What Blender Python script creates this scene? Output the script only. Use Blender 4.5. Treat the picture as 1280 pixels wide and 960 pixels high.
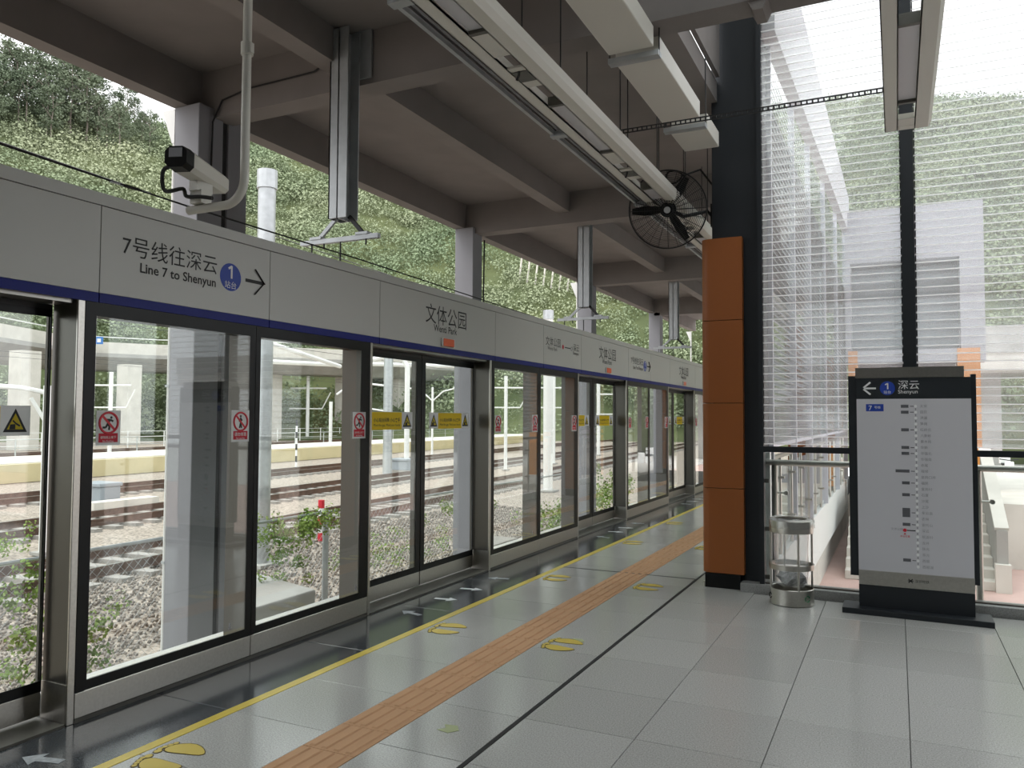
import bpy, bmesh, math, random
import numpy as np
from mathutils import Vector, Matrix
random.seed(7); rng = np.random.default_rng(7)
scene = bpy.context.scene
for o in list(bpy.data.objects): bpy.data.objects.remove(o)

# ------------------------------------------------------------------ camera
FPX, CAMH = 989.0248, 1.55
YAW, PITCH, ROLL = 0.4525367, 0.0432221, 0.0053217
_cy, _sy, _cp, _sp = math.cos(YAW), math.sin(YAW), math.cos(PITCH), math.sin(PITCH)
_f = Vector((-_sy*_cp, _cy*_cp, _sp)); _r = Vector((_cy, _sy, 0)); _u = _r.cross(_f)
_cr, _sr = math.cos(ROLL), math.sin(ROLL)
CR = _cr*_r + _sr*_u; CU = -_sr*_r + _cr*_u; CF = _f
cam_d = bpy.data.cameras.new('camera'); cam = bpy.data.objects.new('camera', cam_d)
scene.collection.objects.link(cam)
cam_d.sensor_width = 36; cam_d.lens = FPX/1280*36; cam_d.clip_start = .05; cam_d.clip_end = 2000
m = Matrix((CR, CU, -CF)).transposed().to_4x4(); m.translation = Vector((0, 0, CAMH)); cam.matrix_world = m
scene.camera = cam
# ------------------------------------------------------------------ sky and light (overcast day)
w = bpy.data.worlds.new('overcast_sky'); scene.world = w; w.use_nodes = True
bg = w.node_tree.nodes['Background']; bg.inputs[0].default_value = (0.96, 0.97, 0.99, 1); bg.inputs[1].default_value = 1.25
sun_d = bpy.data.lights.new('sun', 'SUN'); sun_d.energy = 1.3; sun_d.angle = math.radians(40); sun_d.color = (1, .97, .92)
sun = bpy.data.objects.new('sun', sun_d); scene.collection.objects.link(sun)
sun.rotation_euler = (math.radians(18), math.radians(-22), 0)
scene.view_settings.view_transform = 'Standard'; scene.view_settings.look = 'None'
scene.view_settings.exposure = 0.9; scene.view_settings.gamma = 1.0; scene.view_settings.use_curve_mapping = False

def ray(x, y): return CR*((x-640)/FPX) - CU*((y-480)/FPX) + CF
def onz(x, y, z): d = ray(x, y); t = (z-CAMH)/d.z; return Vector((d.x*t, d.y*t, z))
def onx(x, y, X): d = ray(x, y); t = X/d.x; return Vector((X, d.y*t, CAMH+d.z*t))
def ony(x, y, Y): d = ray(x, y); t = Y/d.y; return Vector((d.x*t, Y, CAMH+d.z*t))

# ------------------------------------------------------------------ materials
MATS = {}
def mat(name, col, rough=.6, metal=0., spec=.5, noise=0., nscale=20., bump=0., bscale=200., col2=None, emit=None):
    if name in MATS: return MATS[name]
    M = bpy.data.materials.new(name); M.use_nodes = True; nt = M.node_tree; b = nt.nodes['Principled BSDF']
    b.inputs['Base Color'].default_value = (*col, 1); b.inputs['Roughness'].default_value = rough
    b.inputs['Metallic'].default_value = metal; b.inputs['Specular IOR Level'].default_value = spec
    if noise > 0 or col2:
        tc = nt.nodes.new('ShaderNodeTexCoord'); n = nt.nodes.new('ShaderNodeTexNoise')
        n.inputs['Scale'].default_value = nscale; n.inputs['Detail'].default_value = 4
        nt.links.new(tc.outputs['Object'], n.inputs['Vector'])
        r = nt.nodes.new('ShaderNodeValToRGB'); r.color_ramp.elements[0].position = .3; r.color_ramp.elements[1].position = .7
        c2 = col2 or tuple(min(1, c*(1+noise)) for c in col)
        c1 = col if col2 else tuple(c*(1-noise) for c in col)
        r.color_ramp.elements[0].color = (*c1, 1); r.color_ramp.elements[1].color = (*c2, 1)
        nt.links.new(n.outputs['Fac'], r.inputs[0]); nt.links.new(r.outputs[0], b.inputs['Base Color'])
    if bump > 0:
        tc = nt.nodes.new('ShaderNodeTexCoord'); n = nt.nodes.new('ShaderNodeTexNoise'); n.inputs['Scale'].default_value = bscale
        nt.links.new(tc.outputs['Object'], n.inputs['Vector'])
        bp = nt.nodes.new('ShaderNodeBump'); bp.inputs['Strength'].default_value = bump
        nt.links.new(n.outputs['Fac'], bp.inputs['Height']); nt.links.new(bp.outputs[0], b.inputs['Normal'])
    MATS[name] = M; return M
def glassmat(name, tint=(.93, .96, .95), base=.04, diff=0., dcol=(.9, .92, .93)):
    M = bpy.data.materials.new(name); M.use_nodes = True; nt = M.node_tree; nt.nodes.clear()
    out = nt.nodes.new('ShaderNodeOutputMaterial'); tr = nt.nodes.new('ShaderNodeBsdfTransparent'); tr.inputs[0].default_value = (*tint, 1)
    gl = nt.nodes.new('ShaderNodeBsdfGlossy'); gl.inputs['Roughness'].default_value = .01; gl.inputs[0].default_value = (1, 1, 1, 1)
    lw = nt.nodes.new('ShaderNodeLayerWeight'); pw = nt.nodes.new('ShaderNodeMath'); pw.operation = 'POWER'; pw.inputs[1].default_value = 5
    nt.links.new(lw.outputs['Facing'], pw.inputs[0])
    ma = nt.nodes.new('ShaderNodeMath'); ma.operation = 'MULTIPLY_ADD'; ma.inputs[1].default_value = 1-base; ma.inputs[2].default_value = base
    nt.links.new(pw.outputs[0], ma.inputs[0])
    src = tr
    if diff > 0:
        tl = nt.nodes.new('ShaderNodeBsdfTranslucent'); tl.inputs[0].default_value = (*dcol, 1)
        m0 = nt.nodes.new('ShaderNodeMixShader'); m0.inputs[0].default_value = diff
        nt.links.new(tr.outputs[0], m0.inputs[1]); nt.links.new(tl.outputs[0], m0.inputs[2]); src = m0
    mx = nt.nodes.new('ShaderNodeMixShader'); nt.links.new(ma.outputs[0], mx.inputs[0])
    nt.links.new(src.outputs[0], mx.inputs[1]); nt.links.new(gl.outputs[0], mx.inputs[2]); nt.links.new(mx.outputs[0], out.inputs[0])
    MATS[name] = M; return M
conc = mat('painted_concrete', (.20, .18, .17), .85, noise=.06, nscale=3)
colconc = mat('column_paint', (.25, .25, .27), .7, noise=.05, nscale=2)
white = mat('white_paint', (.78, .78, .76), .45)
cream = mat('cream_metal', (.62, .60, .54), .45)
steel = mat('brushed_steel', (.52, .50, .46), .32, metal=1., noise=.06, nscale=60)
steeld = mat('steel_plate', (.10, .096, .082), .5)
alu = mat('grey_aluminium', (.12, .108, .092), .5, metal=.1)
steelp = mat('satin_steel_plate', (.10, .095, .083), .3, metal=.75)
galv = mat('galvanised_steel', (.45, .47, .48), .45, metal=.6, noise=.1, nscale=8)
black = mat('black_enamel', (.006, .0065, .0065), .35, spec=.25)
blackm = mat('black_metal', (.012, .012, .013), .5)
darkm = mat('dark_blue_grey_metal', (.018, .021, .025), .45, spec=.35)
blue = mat('blue_stripe_paint', (.005, .012, .17), .45, spec=.25)
bluep = mat('blue_print', (.012, .05, .35), .5)
header = mat('header_panel_grey', (.52, .52, .49), .38)
inkb = mat('black_ink', (.015, .015, .015), .6)
inkw = mat('white_ink', (.8, .8, .8), .6)
inkg = mat('grey_ink', (.3, .3, .32), .6)
red = mat('red_print', (.6, .02, .04), .5)
redlamp = mat('orange_lamp_lens', (.8, .12, .03), .3)
yellow = mat('yellow_vinyl', (.72, .55, .03), .4)
yline = mat('yellow_line_paint', (.66, .50, .06), .35, noise=.08, nscale=5)
orange = mat('orange_cladding', (.30, .085, .012), .45)
glass = glassmat('clear_glass', (.92, .95, .94), .055)
bladeg = glassmat('louvre_blade_glass', (.91, .93, .935), .05, .14, (.92, .95, .96))
sideg = glassmat('side_louvre_glass', (.70, .75, .74), .06, .04, (.7, .75, .75))
lav = mat('pale_lavender_render', (.36, .36, .39), .7, noise=.03, nscale=1)
railg = glassmat('balustrade_glass', (.95, .97, .96), .03)
bagm = glassmat('clear_plastic_bag', (.95, .95, .95), .06, .25)
edgew = glassmat('polished_blade_edge', (.9, .9, .9), .03, .85, (1, 1, 1))
tact = mat('terracotta_tile', (.54, .31, .165), .7, noise=.03, nscale=6)
def vinyl(name, c):
    M = mat(name, c, .45); nt = M.node_tree; b = nt.nodes['Principled BSDF']; out = nt.nodes['Material Output']
    tl = nt.nodes.new('ShaderNodeBsdfTranslucent'); tl.inputs[0].default_value = (*c, 1); mx = nt.nodes.new('ShaderNodeMixShader'); mx.inputs[0].default_value = .45
    nt.links.new(b.outputs[0], mx.inputs[1]); nt.links.new(tl.outputs[0], mx.inputs[2]); nt.links.new(mx.outputs[0], out.inputs[0]); return M
vyel = vinyl('yellow_sticker_vinyl', (.85, .66, .02)); vwhite = vinyl('white_sticker_vinyl', (.72, .72, .72)); vred = vinyl('red_sticker_vinyl', (.70, .02, .05))
gap = mat('dark_joint', (.03, .03, .03), .9)
lamp = mat('lamp_diffuser', (.62, .60, .62), .4)
rubber = mat('rubber', (.02, .02, .02), .7)
def granite(name, c, rough, var):
    M = mat(name, c, rough); nt = M.node_tree; b = nt.nodes['Principled BSDF']
    g = nt.nodes.new('ShaderNodeNewGeometry'); n = nt.nodes.new('ShaderNodeTexNoise'); n.inputs['Scale'].default_value = 140; n.inputs['Detail'].default_value = 3
    n2 = nt.nodes.new('ShaderNodeTexNoise'); n2.inputs['Scale'].default_value = 1.3
    nt.links.new(g.outputs['Position'], n.inputs['Vector']); nt.links.new(g.outputs['Position'], n2.inputs['Vector'])
    r = nt.nodes.new('ShaderNodeValToRGB'); e = r.color_ramp.elements
    e[0].position = .33; e[1].position = .66; e[0].color = (*[x*(1-var) for x in c], 1); e[1].color = (*[min(1, x*(1+var)) for x in c], 1)
    nt.links.new(n.outputs['Fac'], r.inputs[0])
    oi = nt.nodes.new('ShaderNodeObjectInfo'); mr = nt.nodes.new('ShaderNodeMapRange'); mr.inputs['To Min'].default_value = .93; mr.inputs['To Max'].default_value = 1.05
    nt.links.new(oi.outputs['Random'], mr.inputs['Value'])
    mx = nt.nodes.new('ShaderNodeVectorMath'); mx.operation = 'SCALE'; nt.links.new(r.outputs[0], mx.inputs[0]); nt.links.new(mr.outputs[0], mx.inputs['Scale'])
    nt.links.new(mx.outputs[0], b.inputs['Base Color'])
    mr2 = nt.nodes.new('ShaderNodeMapRange'); mr2.inputs['To Min'].default_value = rough*.7; mr2.inputs['To Max'].default_value = rough*1.4
    nt.links.new(n2.outputs['Fac'], mr2.inputs['Value']); nt.links.new(mr2.outputs[0], b.inputs['Roughness'])
    return M
gran = granite('light_grey_granite', (.43, .425, .405), .17, .22)
grand = granite('dark_granite', (.055, .06, .066), .12, .35)
kerbm = granite('kerb_granite', (.30, .30, .29), .35, .25)
ballast = mat('ballast_gravel', (.13, .105, .085), .95, nscale=16, col2=(.50, .43, .36), bump=.8, bscale=25)
stone = mat('shade_toned_stone', (.10, .085, .072), .9, nscale=9, col2=(.38, .33, .285))  # darker than the gravel: canopy shade put into the stone colour
rust = mat('rusty_rail', (.12, .07, .05), .6, noise=.3, nscale=6)
railtop = mat('worn_rail_head', (.42, .40, .38), .3, metal=.8)
sleeper_m = mat('concrete_sleeper', (.34, .32, .295), .9, noise=.12, nscale=4)
palecon = mat('pale_concrete', (.62, .59, .54), .9, noise=.1, nscale=1.2)
greycon = mat('weathered_concrete', (.36, .35, .33), .9, noise=.15, nscale=.6)
creamcon = mat('cream_wall_render', (.58, .50, .30), .9, noise=.08, nscale=1)
soil = mat('hill_soil', (.045, .065, .025), 1., nscale=.08, col2=(.12, .14, .055))
pave = mat('pink_paving', (.55, .38, .34), .8, noise=.08, nscale=2)
road = mat('pale_road', (.55, .54, .52), .9, noise=.06, nscale=.5)
def leafmat(name, a, b_, sc):
    M = mat(name, a, .8, nscale=sc, col2=b_, spec=.2); nt = M.node_tree
    tcn = [n for n in nt.nodes if n.type == 'TEX_COORD'][0]; g = nt.nodes.new('ShaderNodeNewGeometry')
    nz = [n for n in nt.nodes if n.type == 'TEX_NOISE'][0]; nt.links.new(g.outputs['Position'], nz.inputs['Vector']); return M
leafh = leafmat('haze_paled_leaves', (.17, .235, .135), (.36, .39, .25), .035)  # hill greens paled and dulled, partly distance haze put into the colour
leaft = leafmat('ridge_tree_leaves', (.12, .155, .10), (.19, .225, .15), .1)
leafw = leafmat('weed_leaves', (.10, .20, .03), (.28, .36, .10), 2.)
bark = mat('pale_bark', (.22, .19, .16), .9)

# ------------------------------------------------------------------ mesh builder
def spline(pts, k=6):
    P = [Vector(p) for p in pts]; P = [P[0]*2-P[1]]+P+[P[-1]*2-P[-2]]; out = []
    for i in range(1, len(P)-2):
        for j in range(k):
            u = j/k; a, b, c, d = P[i-1:i+3]; out.append(.5*((2*b)+(c-a)*u+(2*a-5*b+4*c-d)*u*u+(3*b-a-3*c+d)*u**3))
    return out+[P[-2]]
class MB:
    def __init__(s): s.v = []; s.f = []
    def box(s, x0, x1, y0, y1, z0, z1):
        n = len(s.v); s.v += [(x0,y0,z0),(x1,y0,z0),(x1,y1,z0),(x0,y1,z0),(x0,y0,z1),(x1,y0,z1),(x1,y1,z1),(x0,y1,z1)]
        s.f += [tuple(n+i for i in q) for q in ((0,3,2,1),(4,5,6,7),(0,1,5,4),(1,2,6,5),(2,3,7,6),(3,0,4,7))]; return s
    def bar(s, p0, p1, w_, h_, up=(0,0,1)):
        p0, p1 = Vector(p0), Vector(p1); d = (p1-p0).normalized(); a = d.cross(Vector(up))
        if a.length < 1e-4: a = d.cross(Vector((0,1,0)))
        a.normalize(); b = a.cross(d); n = len(s.v)
        for p in (p0, p1):
            for i, j in ((-1,-1),(1,-1),(1,1),(-1,1)): s.v.append(tuple(p+a*(i*w_/2)+b*(j*h_/2)))
        s.f += [tuple(n+i for i in q) for q in ((0,1,2,3),(7,6,5,4),(0,4,5,1),(1,5,6,2),(2,6,7,3),(3,7,4,0))]; return s
    def tube(s, pts, r, n=10, cap=True, closed=False):
        pts = [Vector(p) for p in pts]; N = len(pts); rr = r if isinstance(r, (list, tuple)) else [r]*N; b0 = len(s.v)
        up = None
        for i, p in enumerate(pts):
            if closed: d = pts[(i+1) % N]-pts[i-1]
            else: d = pts[min(i+1, N-1)]-pts[max(i-1, 0)]
            d.normalize()
            if up is None: up = Vector((0,0,1)) if abs(d.z) < .9 else Vector((0,1,0))
            a = d.cross(up); a.normalize(); b = a.cross(d); up = b
            for k in range(n):
                t = 2*math.pi*k/n; s.v.append(tuple(p+(a*math.cos(t)+b*math.sin(t))*rr[i]))
        for i in range(N if closed else N-1):
            j = (i+1) % N
            for k in range(n): s.f.append((b0+i*n+k, b0+i*n+(k+1) % n, b0+j*n+(k+1) % n, b0+j*n+k))
        if cap and not closed: s.f.append(tuple(b0+k for k in reversed(range(n)))); s.f.append(tuple(b0+(N-1)*n+k for k in range(n)))
        return s
    def prism(s, poly, axis, a0, a1):      # polygon in the two other axes, extruded along axis
        n = len(s.v); k = len(poly)
        def P(u, v_, a): return {'x': (a,u,v_), 'y': (u,a,v_), 'z': (u,v_,a)}[axis]
        for a in (a0, a1):
            for u, v_ in poly: s.v.append(P(u, v_, a))
        s.f.append(tuple(n+i for i in reversed(range(k)))); s.f.append(tuple(n+k+i for i in range(k)))
        for i in range(k): s.f.append((n+i, n+(i+1) % k, n+k+(i+1) % k, n+k+i))
        return s
    def lathe(s, prof, n=28, cx=0, cy=0):
        b0 = len(s.v)
        for r, z in prof:
            for k in range(n): t = 2*math.pi*k/n; s.v.append((cx+r*math.cos(t), cy+r*math.sin(t), z))
        for i in range(len(prof)-1):
            for k in range(n): s.f.append((b0+i*n+k, b0+i*n+(k+1) % n, b0+(i+1)*n+(k+1) % n, b0+(i+1)*n+k))
        return s
    def shift(s, d): s.v = [(a+d[0], b+d[1], c+d[2]) for a, b, c in s.v]; return s
    def xf(s, M): s.v = [tuple(M @ Vector(p)) for p in s.v]; return s
    def mesh(s, name):
        me = bpy.data.meshes.new(name); me.from_pydata(s.v, [], s.f); 
        bm = bmesh.new(); bm.from_mesh(me); bmesh.ops.recalc_face_normals(bm, faces=bm.faces); bm.to_mesh(me); bm.free(); me.update(); return me
col = scene.collection
def tag(o, label=None, cat=None, group=None, kind=None):
    if label: o['label'] = label
    if cat: o['category'] = cat
    if group: o['group'] = group
    if kind: o['kind'] = kind
    return o
def obj(name, mb, material, parent=None, label=None, cat=None, group=None, kind=None, smooth=False, bevel=0, loc=None):
    if isinstance(mb, MB):
        if parent is None and loc is None and mb.v:
            a = np.array(mb.v); loc = ((a[:,0].min()+a[:,0].max())/2, (a[:,1].min()+a[:,1].max())/2, a[:,2].min()); mb.shift((-loc[0], -loc[1], -loc[2]))
        me = mb.mesh(name)
    else: me = mb
    if material: me.materials.clear(); me.materials.append(material)
    if smooth:
        me.polygons.foreach_set('use_smooth', [True]*len(me.polygons)); me.set_sharp_from_angle(angle=math.radians(40))
    o = bpy.data.objects.new(name, me); col.objects.link(o)
    if loc: o.location = loc
    if parent: o.parent = parent
    if bevel: md = o.modifiers.new('bevel', 'BEVEL'); md.width = bevel; md.segments = 2; md.limit_method = 'ANGLE'
    return tag(o, label, cat, group, kind)
def thing(name, label, cat, loc=(0,0,0), rz=0, group=None, kind=None):
    o = bpy.data.objects.new(name, None); o.empty_display_size = .1; col.objects.link(o); o.location = loc; o.rotation_euler = (0,0,rz)
    return tag(o, label, cat, group, kind)
def inst(name, me, parent=None, loc=(0,0,0), rot=(0,0,0), scale=None):
    o = bpy.data.objects.new(name, me); col.objects.link(o); o.location = loc; o.rotation_euler = rot
    if scale: o.scale = scale
    if parent: o.parent = parent
    return o
def copy_tree(o, parent=None):
    c = o.copy(); col.objects.link(c); c.parent = parent
    for ch in list(o.children): copy_tree(ch, c)
    return c
TXT = {}
def text(s, size, align='LEFT', spacing=1.0, bold=0.):
    k = (s, size, align, spacing, bold)
    if k in TXT: return TXT[k]
    cu = bpy.data.curves.new('lettering', 'FONT'); cu.body = s; cu.size = size; cu.align_x = align; cu.space_character = spacing; cu.offset = bold; cu.resolution_u = 3
    o = bpy.data.objects.new('lettering', cu); col.objects.link(o); bpy.context.view_layer.update()
    me = bpy.data.meshes.new_from_object(o.evaluated_get(bpy.context.evaluated_depsgraph_get())); bpy.data.objects.remove(o); TXT[k] = me
    return me
RX = (math.pi/2, 0, math.pi/2)        # print on a face looking to +X
RY = (math.pi/2, 0, 0)                # print on a face looking to -Y
def put_text(s, size, material, parent, loc, rot, width=None, align='LEFT', name='lettering', bold=0.):
    me = text(s, size, align, 1.0, bold).copy(); me.materials.clear(); me.materials.append(material)
    o = inst(name, me, parent, loc, rot)
    if width:
        xs = [v.co.x for v in me.vertices]
        if xs: sc = width/(max(xs)-min(xs)); o.scale = (sc, sc, 1)
    return o
def numpy_mesh(name, V, Q):            # many quads or triangles at once
    me = bpy.data.meshes.new(name); V = np.asarray(V, np.float32); Q = np.asarray(Q, np.int32); k = Q.shape[1]
    me.vertices.add(len(V)); me.vertices.foreach_set('co', V.ravel()); me.loops.add(Q.size); me.loops.foreach_set('vertex_index', Q.ravel())
    me.polygons.add(len(Q)); me.polygons.foreach_set('loop_start', np.arange(0, Q.size, k, dtype=np.int32)); me.polygons.foreach_set('loop_total', np.full(len(Q), k, np.int32))
    me.update(calc_edges=True); return me
def leaf_cloud(C, R, n, size, flat=.8):   # C centres (k,3), R radii (k,3): n leaf quads scattered on each dome
    k = len(C); d = rng.normal(size=(k*n, 3)); d /= np.linalg.norm(d, axis=1, keepdims=True)
    rad = rng.uniform(.55, 1.0, (k*n, 1)); P = np.repeat(C, n, 0)+d*rad*np.repeat(R, n, 0)
    nn = d+rng.normal(size=(k*n, 3))*.7; nn[:, 2] += .4; nn /= np.linalg.norm(nn, axis=1, keepdims=True)
    a = np.cross(nn, rng.normal(size=(k*n, 3))); a /= np.linalg.norm(a, axis=1, keepdims=True); b = np.cross(nn, a)
    s = (np.repeat(size if np.ndim(size) else np.full(k, size), n)*rng.uniform(.6, 1.3, k*n))[:, None]
    V = np.stack([P-a*s, P-b*s*flat, P+a*s, P+b*s*flat], 1).reshape(-1, 3); Q = np.arange(k*n*4).reshape(-1, 4); return V, Q

# ================================================================== FLOOR
floor = obj('floor', MB().box(-4.32, 5.2, -6, 7.42, -.32, -.012).box(-4.32, -1.12, 7.42, 24, -.32, -.012), gap, kind='structure', loc=(0,0,0))
def tile_mesh(sx, sy, name='tile', c=.0015, g=.002, h=.012):
    mb = MB(); x0, x1, y0, y1 = g, sx-g, g, sy-g; n = 0
    mb.v = [(x0,y0,-h),(x1,y0,-h),(x1,y1,-h),(x0,y1,-h),(x0,y0,-c),(x1,y0,-c),(x1,y1,-c),(x0,y1,-c),(x0+c,y0+c,0),(x1-c,y0+c,0),(x1-c,y1-c,0),(x0+c,y1-c,0)]
    mb.f = [(0,1,5,4),(1,2,6,5),(2,3,7,6),(3,0,4,7),(4,5,9,8),(5,6,10,9),(6,7,11,10),(7,4,8,11),(8,9,10,11)]
    return mb.mesh(name)
xcols = [(-3.15,-2.55),(-2.25,-1.78),(-1.755,-1.166),(-1.166,-.568),(-.568,.036),(.036,.638),(.638,1.24),(1.24,1.84),(1.84,2.44)]
ty0, tp = 4.37, .595
for x0, x1 in xcols:
    me = tile_mesh(x1-x0, tp); me.materials.append(gran)
    if x1 < -1.1: ks = range(-6, 25)
    else: ks = range(-6, 5)
    for k in ks:
        y = ty0+tp*k
        inst('tile', me, floor, (x0, y, 0))
me = tile_mesh(.54, 1.19); me.materials.append(grand)
for k in range(-3, 13): inst('dark_tile', me, floor, (-3.75, ty0+1.19*k, 0))
# plain paving past the tiled part that the photo shows
obj('paving_rest', MB().box(2.44, 5.2, -6, 7.35, -.012, -.001).box(-3.15, 2.44, -6, ty0-6*tp, -.012, -.001), gran, floor)
# tactile strip: tiles with four raised bars
mb = MB().box(.002, .298, .002, .298, -.012, .001)
for i in range(4):
    x = .045+i*.07
    n = len(mb.v); y0, y1 = .012, .288
    mb.v += [(x-.017,y0,.001),(x+.017,y0,.001),(x+.017,y1,.001),(x-.017,y1,.001),(x-.012,y0+.008,.0075),(x+.012,y0+.008,.0075),(x+.012,y1-.008,.0075),(x-.012,y1-.008,.0075)]
    mb.f += [tuple(n+j for j in q) for q in ((4,5,6,7),(0,1,5,4),(1,2,6,5),(2,3,7,6),(3,0,4,7))]
tme = mb.mesh('tactile_tile'); tme.materials.append(tact)
for k in range(-8, 58): inst('tactile_tile', tme, floor, (-2.55, 3.0+.3*k, 0))
obj('yellow_safety_line', MB().box(-3.21, -3.15, .8, 19, -.008, .0015), yline, label='thin yellow safety line along the dark granite edge of the platform', cat='floor line')
obj('expansion_joint', MB().box(-1.779, -1.756, .8, 7.7, -.01, .001), rubber, label='black rubber expansion joint strip running along the tiles', cat='joint strip')
obj('expansion_joint', MB().box(-3.15, -1.78, 7.735, 7.76, -.011, .0012), rubber, label='short black joint strip crossing the platform near the orange column', cat='joint strip')
# footprint stickers
def foot(mb, mbo, cx, cy, side, s=1.0):
    sole = []
    for i in range(18):
        t = 2*math.pi*i/18; yy = math.sin(t)*.105; ww = .036+.010*(yy/.105) ; bend = .012*math.cos(yy*18)*side
        sole.append((cx+math.cos(t)*ww+bend, cy+yy*1.0))
    for lst, z, g in ((mb, .003, 0), (mbo, .002, .006)):
        poly = [(cx+(x-cx)*(1+g*18), cy+(y-cy)*(1+g*8)) for x, y in sole]; lst.prism(poly, 'z', .001, z)
        for j in range(5):
            tx = cx+(-.034+.017*j); tyy = cy+.128-.010*abs(j-(1.2 if side > 0 else 2.8)); r = (.014 if j == (0 if side > 0 else 4) else .0095)+g*.7
            lst.prism([(tx+r*math.cos(a*math.pi/4), tyy+r*1.2*math.sin(a*math.pi/4)) for a in range(8)], 'z', .001, z)
inkbr = mat('brown_outline_ink', (.10, .07, .02), .6)
fy = mat('footprint_yellow', (.62, .47, .08), .45)
t = thing('footprint_sticker', 'pair of yellow footprint outlines pointing at the screen doors', 'floor sticker', group='footprint stickers where people queue')
for sd in (-1, 1):
    a, b = MB(), MB(); foot(a, b, sd*.054, 0, sd); obj('footprint', a, fy, t); obj('outline', b, inkbr, t)
first = True
for k in range(0, 4):
    for dy in (-1.93, .15):
        for X in (-2.98, -2.07):
            Y = 7.03+4.55*(k-1)+dy+(0)
            if X == -2.07 and Y < 4: continue
            o = t if first else copy_tree(t); first = False
            o.scale = (1.45, 1.0, 1); o.location = (X, Y, 0); o.rotation_euler = (0, 0, math.pi/2+(.12 if X < -2.5 else -.05))
# white arrow stickers on the dark strip
def arrow_poly(L=.21, w_=.022, hw=.062): return [(-L/2,-w_),(L*.08,-w_),(L*.08,-hw),(L/2,0),(L*.08,hw),(L*.08,w_),(-L/2,w_)]
wst = mat('white_vinyl', (.70, .72, .73), .5); gst = mat('worn_white_vinyl', (.34, .36, .38), .5, noise=.3, nscale=40)
for k in range(-1, 3):
    for dy, kind in ((5.37, 'in'), (5.91, 'out'), (6.36, 'out'), (6.90, 'in')):
        Y = dy+4.55*k
        if Y < 1.9: continue
        o = obj('arrow_sticker', MB().prism(arrow_poly(), 'z', .0005, .002), wst if kind == 'out' else gst, loc=(-3.49, Y, 0),
            label='white arrow sticker pointing away from the doors on dark granite' if kind == 'out' else 'worn grey arrow sticker pointing to the doors on dark granite', cat='floor sticker', group='clear white arrow stickers' if kind == 'out' else 'worn grey arrow stickers')
        o.rotation_euler = (0, 0, .15 if kind == 'out' else math.pi-.25 if dy < 6 else math.pi+.25)
pst = mat('faded_green_vinyl', (.42, .46, .26), .6)
for Y, lb in ((3.48, 'faded pale green arrow sticker lying alone on a floor tile'), (5.237, 'faded pale green arrow sticker touching a footprint sticker')):
    obj('arrow_sticker', MB().prism([(-.05,-.035),(.02,-.05),(.055,0),(.02,.05),(-.05,.04),(-.02,0)], 'z', .0005, .002), pst, loc=(-2.03, Y, 0), label=lb, cat='floor sticker')

# ================================================================== CONCRETE FRAME
ZS = 4.57
dwall = mat('bounce_cutting_dark', (.05, .05, .05), .8)  # near-black given to unseen walls and roof to cut bounced light
obj('ceiling', MB().box(-5.62, -1.5, -6, 7.6, ZS, ZS+.2).box(-5.62, -1.12, 7.98, 24, ZS, ZS+.2).box(-5.62, -1.56, 7.6, 7.98, ZS, ZS+.2), conc, kind='structure', loc=(0,0,0))
sk = thing('skylight', 'glazed roof over the tall side bay beside the louvre wall', 'skylight', (0, 0, 6.6))
obj('glazing', MB().box(-1.46, 5.15, -1.5, 7.35, .06, .07), glassmat('roof_glass', (.80, .83, .83), .05, .25), sk)
obj('light_blocking_roof', MB().box(-1.46, 5.15, -5.95, -1.5, .06, .2), dwall, sk)  # opaque unseen part, added to keep light from behind off the beam faces
for i in range(6): obj('purlin', MB().box(-1.46, 5.15, -5.6+2.5*i, -5.5+2.5*i, -.12, .05), white, sk)
obj('upstand', MB().box(-1.5, -1.46, -5.95, 7.45, -1.82, .30), conc, sk)
obj('ceiling_beam', MB().box(-5.62, -5.46, -6, 24, 4.23, ZS), conc, label='long concrete edge beam on the track side above the columns', cat='beam')
obj('ceiling_beam', MB().box(-4.06, -3.88, -6, 24, 4.30, ZS), conc, label='long secondary concrete beam above the platform screen doors', cat='beam')
for Yb, lb in ((.12, 'concrete cross beam overhead, behind the security camera'), (4.96, 'concrete cross beam carrying the steel hanger with base plate'), (9.71, 'concrete cross beam behind the wall fan'), (14.5, 'concrete cross beam second beyond the fan'), (19.4, 'concrete cross beam farthest along the platform')):
    x1 = 5.2 if Yb < 5 else -1.12
    obj('ceiling_beam', MB().box(-5.46, x1, Yb, Yb+.22, 4.15, ZS), conc, label=lb, cat='beam', group='cross beams')
obj('beam_haunch', MB().prism([(-.80, 4.15), (-.68, 4.15), (-.71, 4.09), (-.77, 4.09)], 'y', 4.97, 5.17), conc, label='small tapered concrete haunch under the cross beam by the louvres', cat='haunch')
for k, Yc in enumerate((-.05, 4.80, 9.65, 14.45, 19.4)):
    if k == 1:
        t = thing('concrete_column', 'twin grey concrete columns with a joint gap behind the security camera', 'column', (-5.455, 4.8, -1.2))
        obj('shaft', MB().box(-.145, .145, 0, .27, 0, 5.43), colconc, t, bevel=.008); obj('shaft', MB().box(-.145, .145, .33, .56, 0, 5.43), colconc, t, bevel=.008)
        obj('joint_filler', MB().box(-.12, .12, .27, .33, 0, 5.43), gap, t)
    else:
        obj('concrete_column', MB().box(-.145, .145, 0, .27, 0, 5.43), colconc, loc=(-5.455, Yc, -1.2), bevel=.008, group='concrete columns beyond the screen doors',
            label='grey concrete column standing beyond the platform screen doors' , cat='column')
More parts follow.
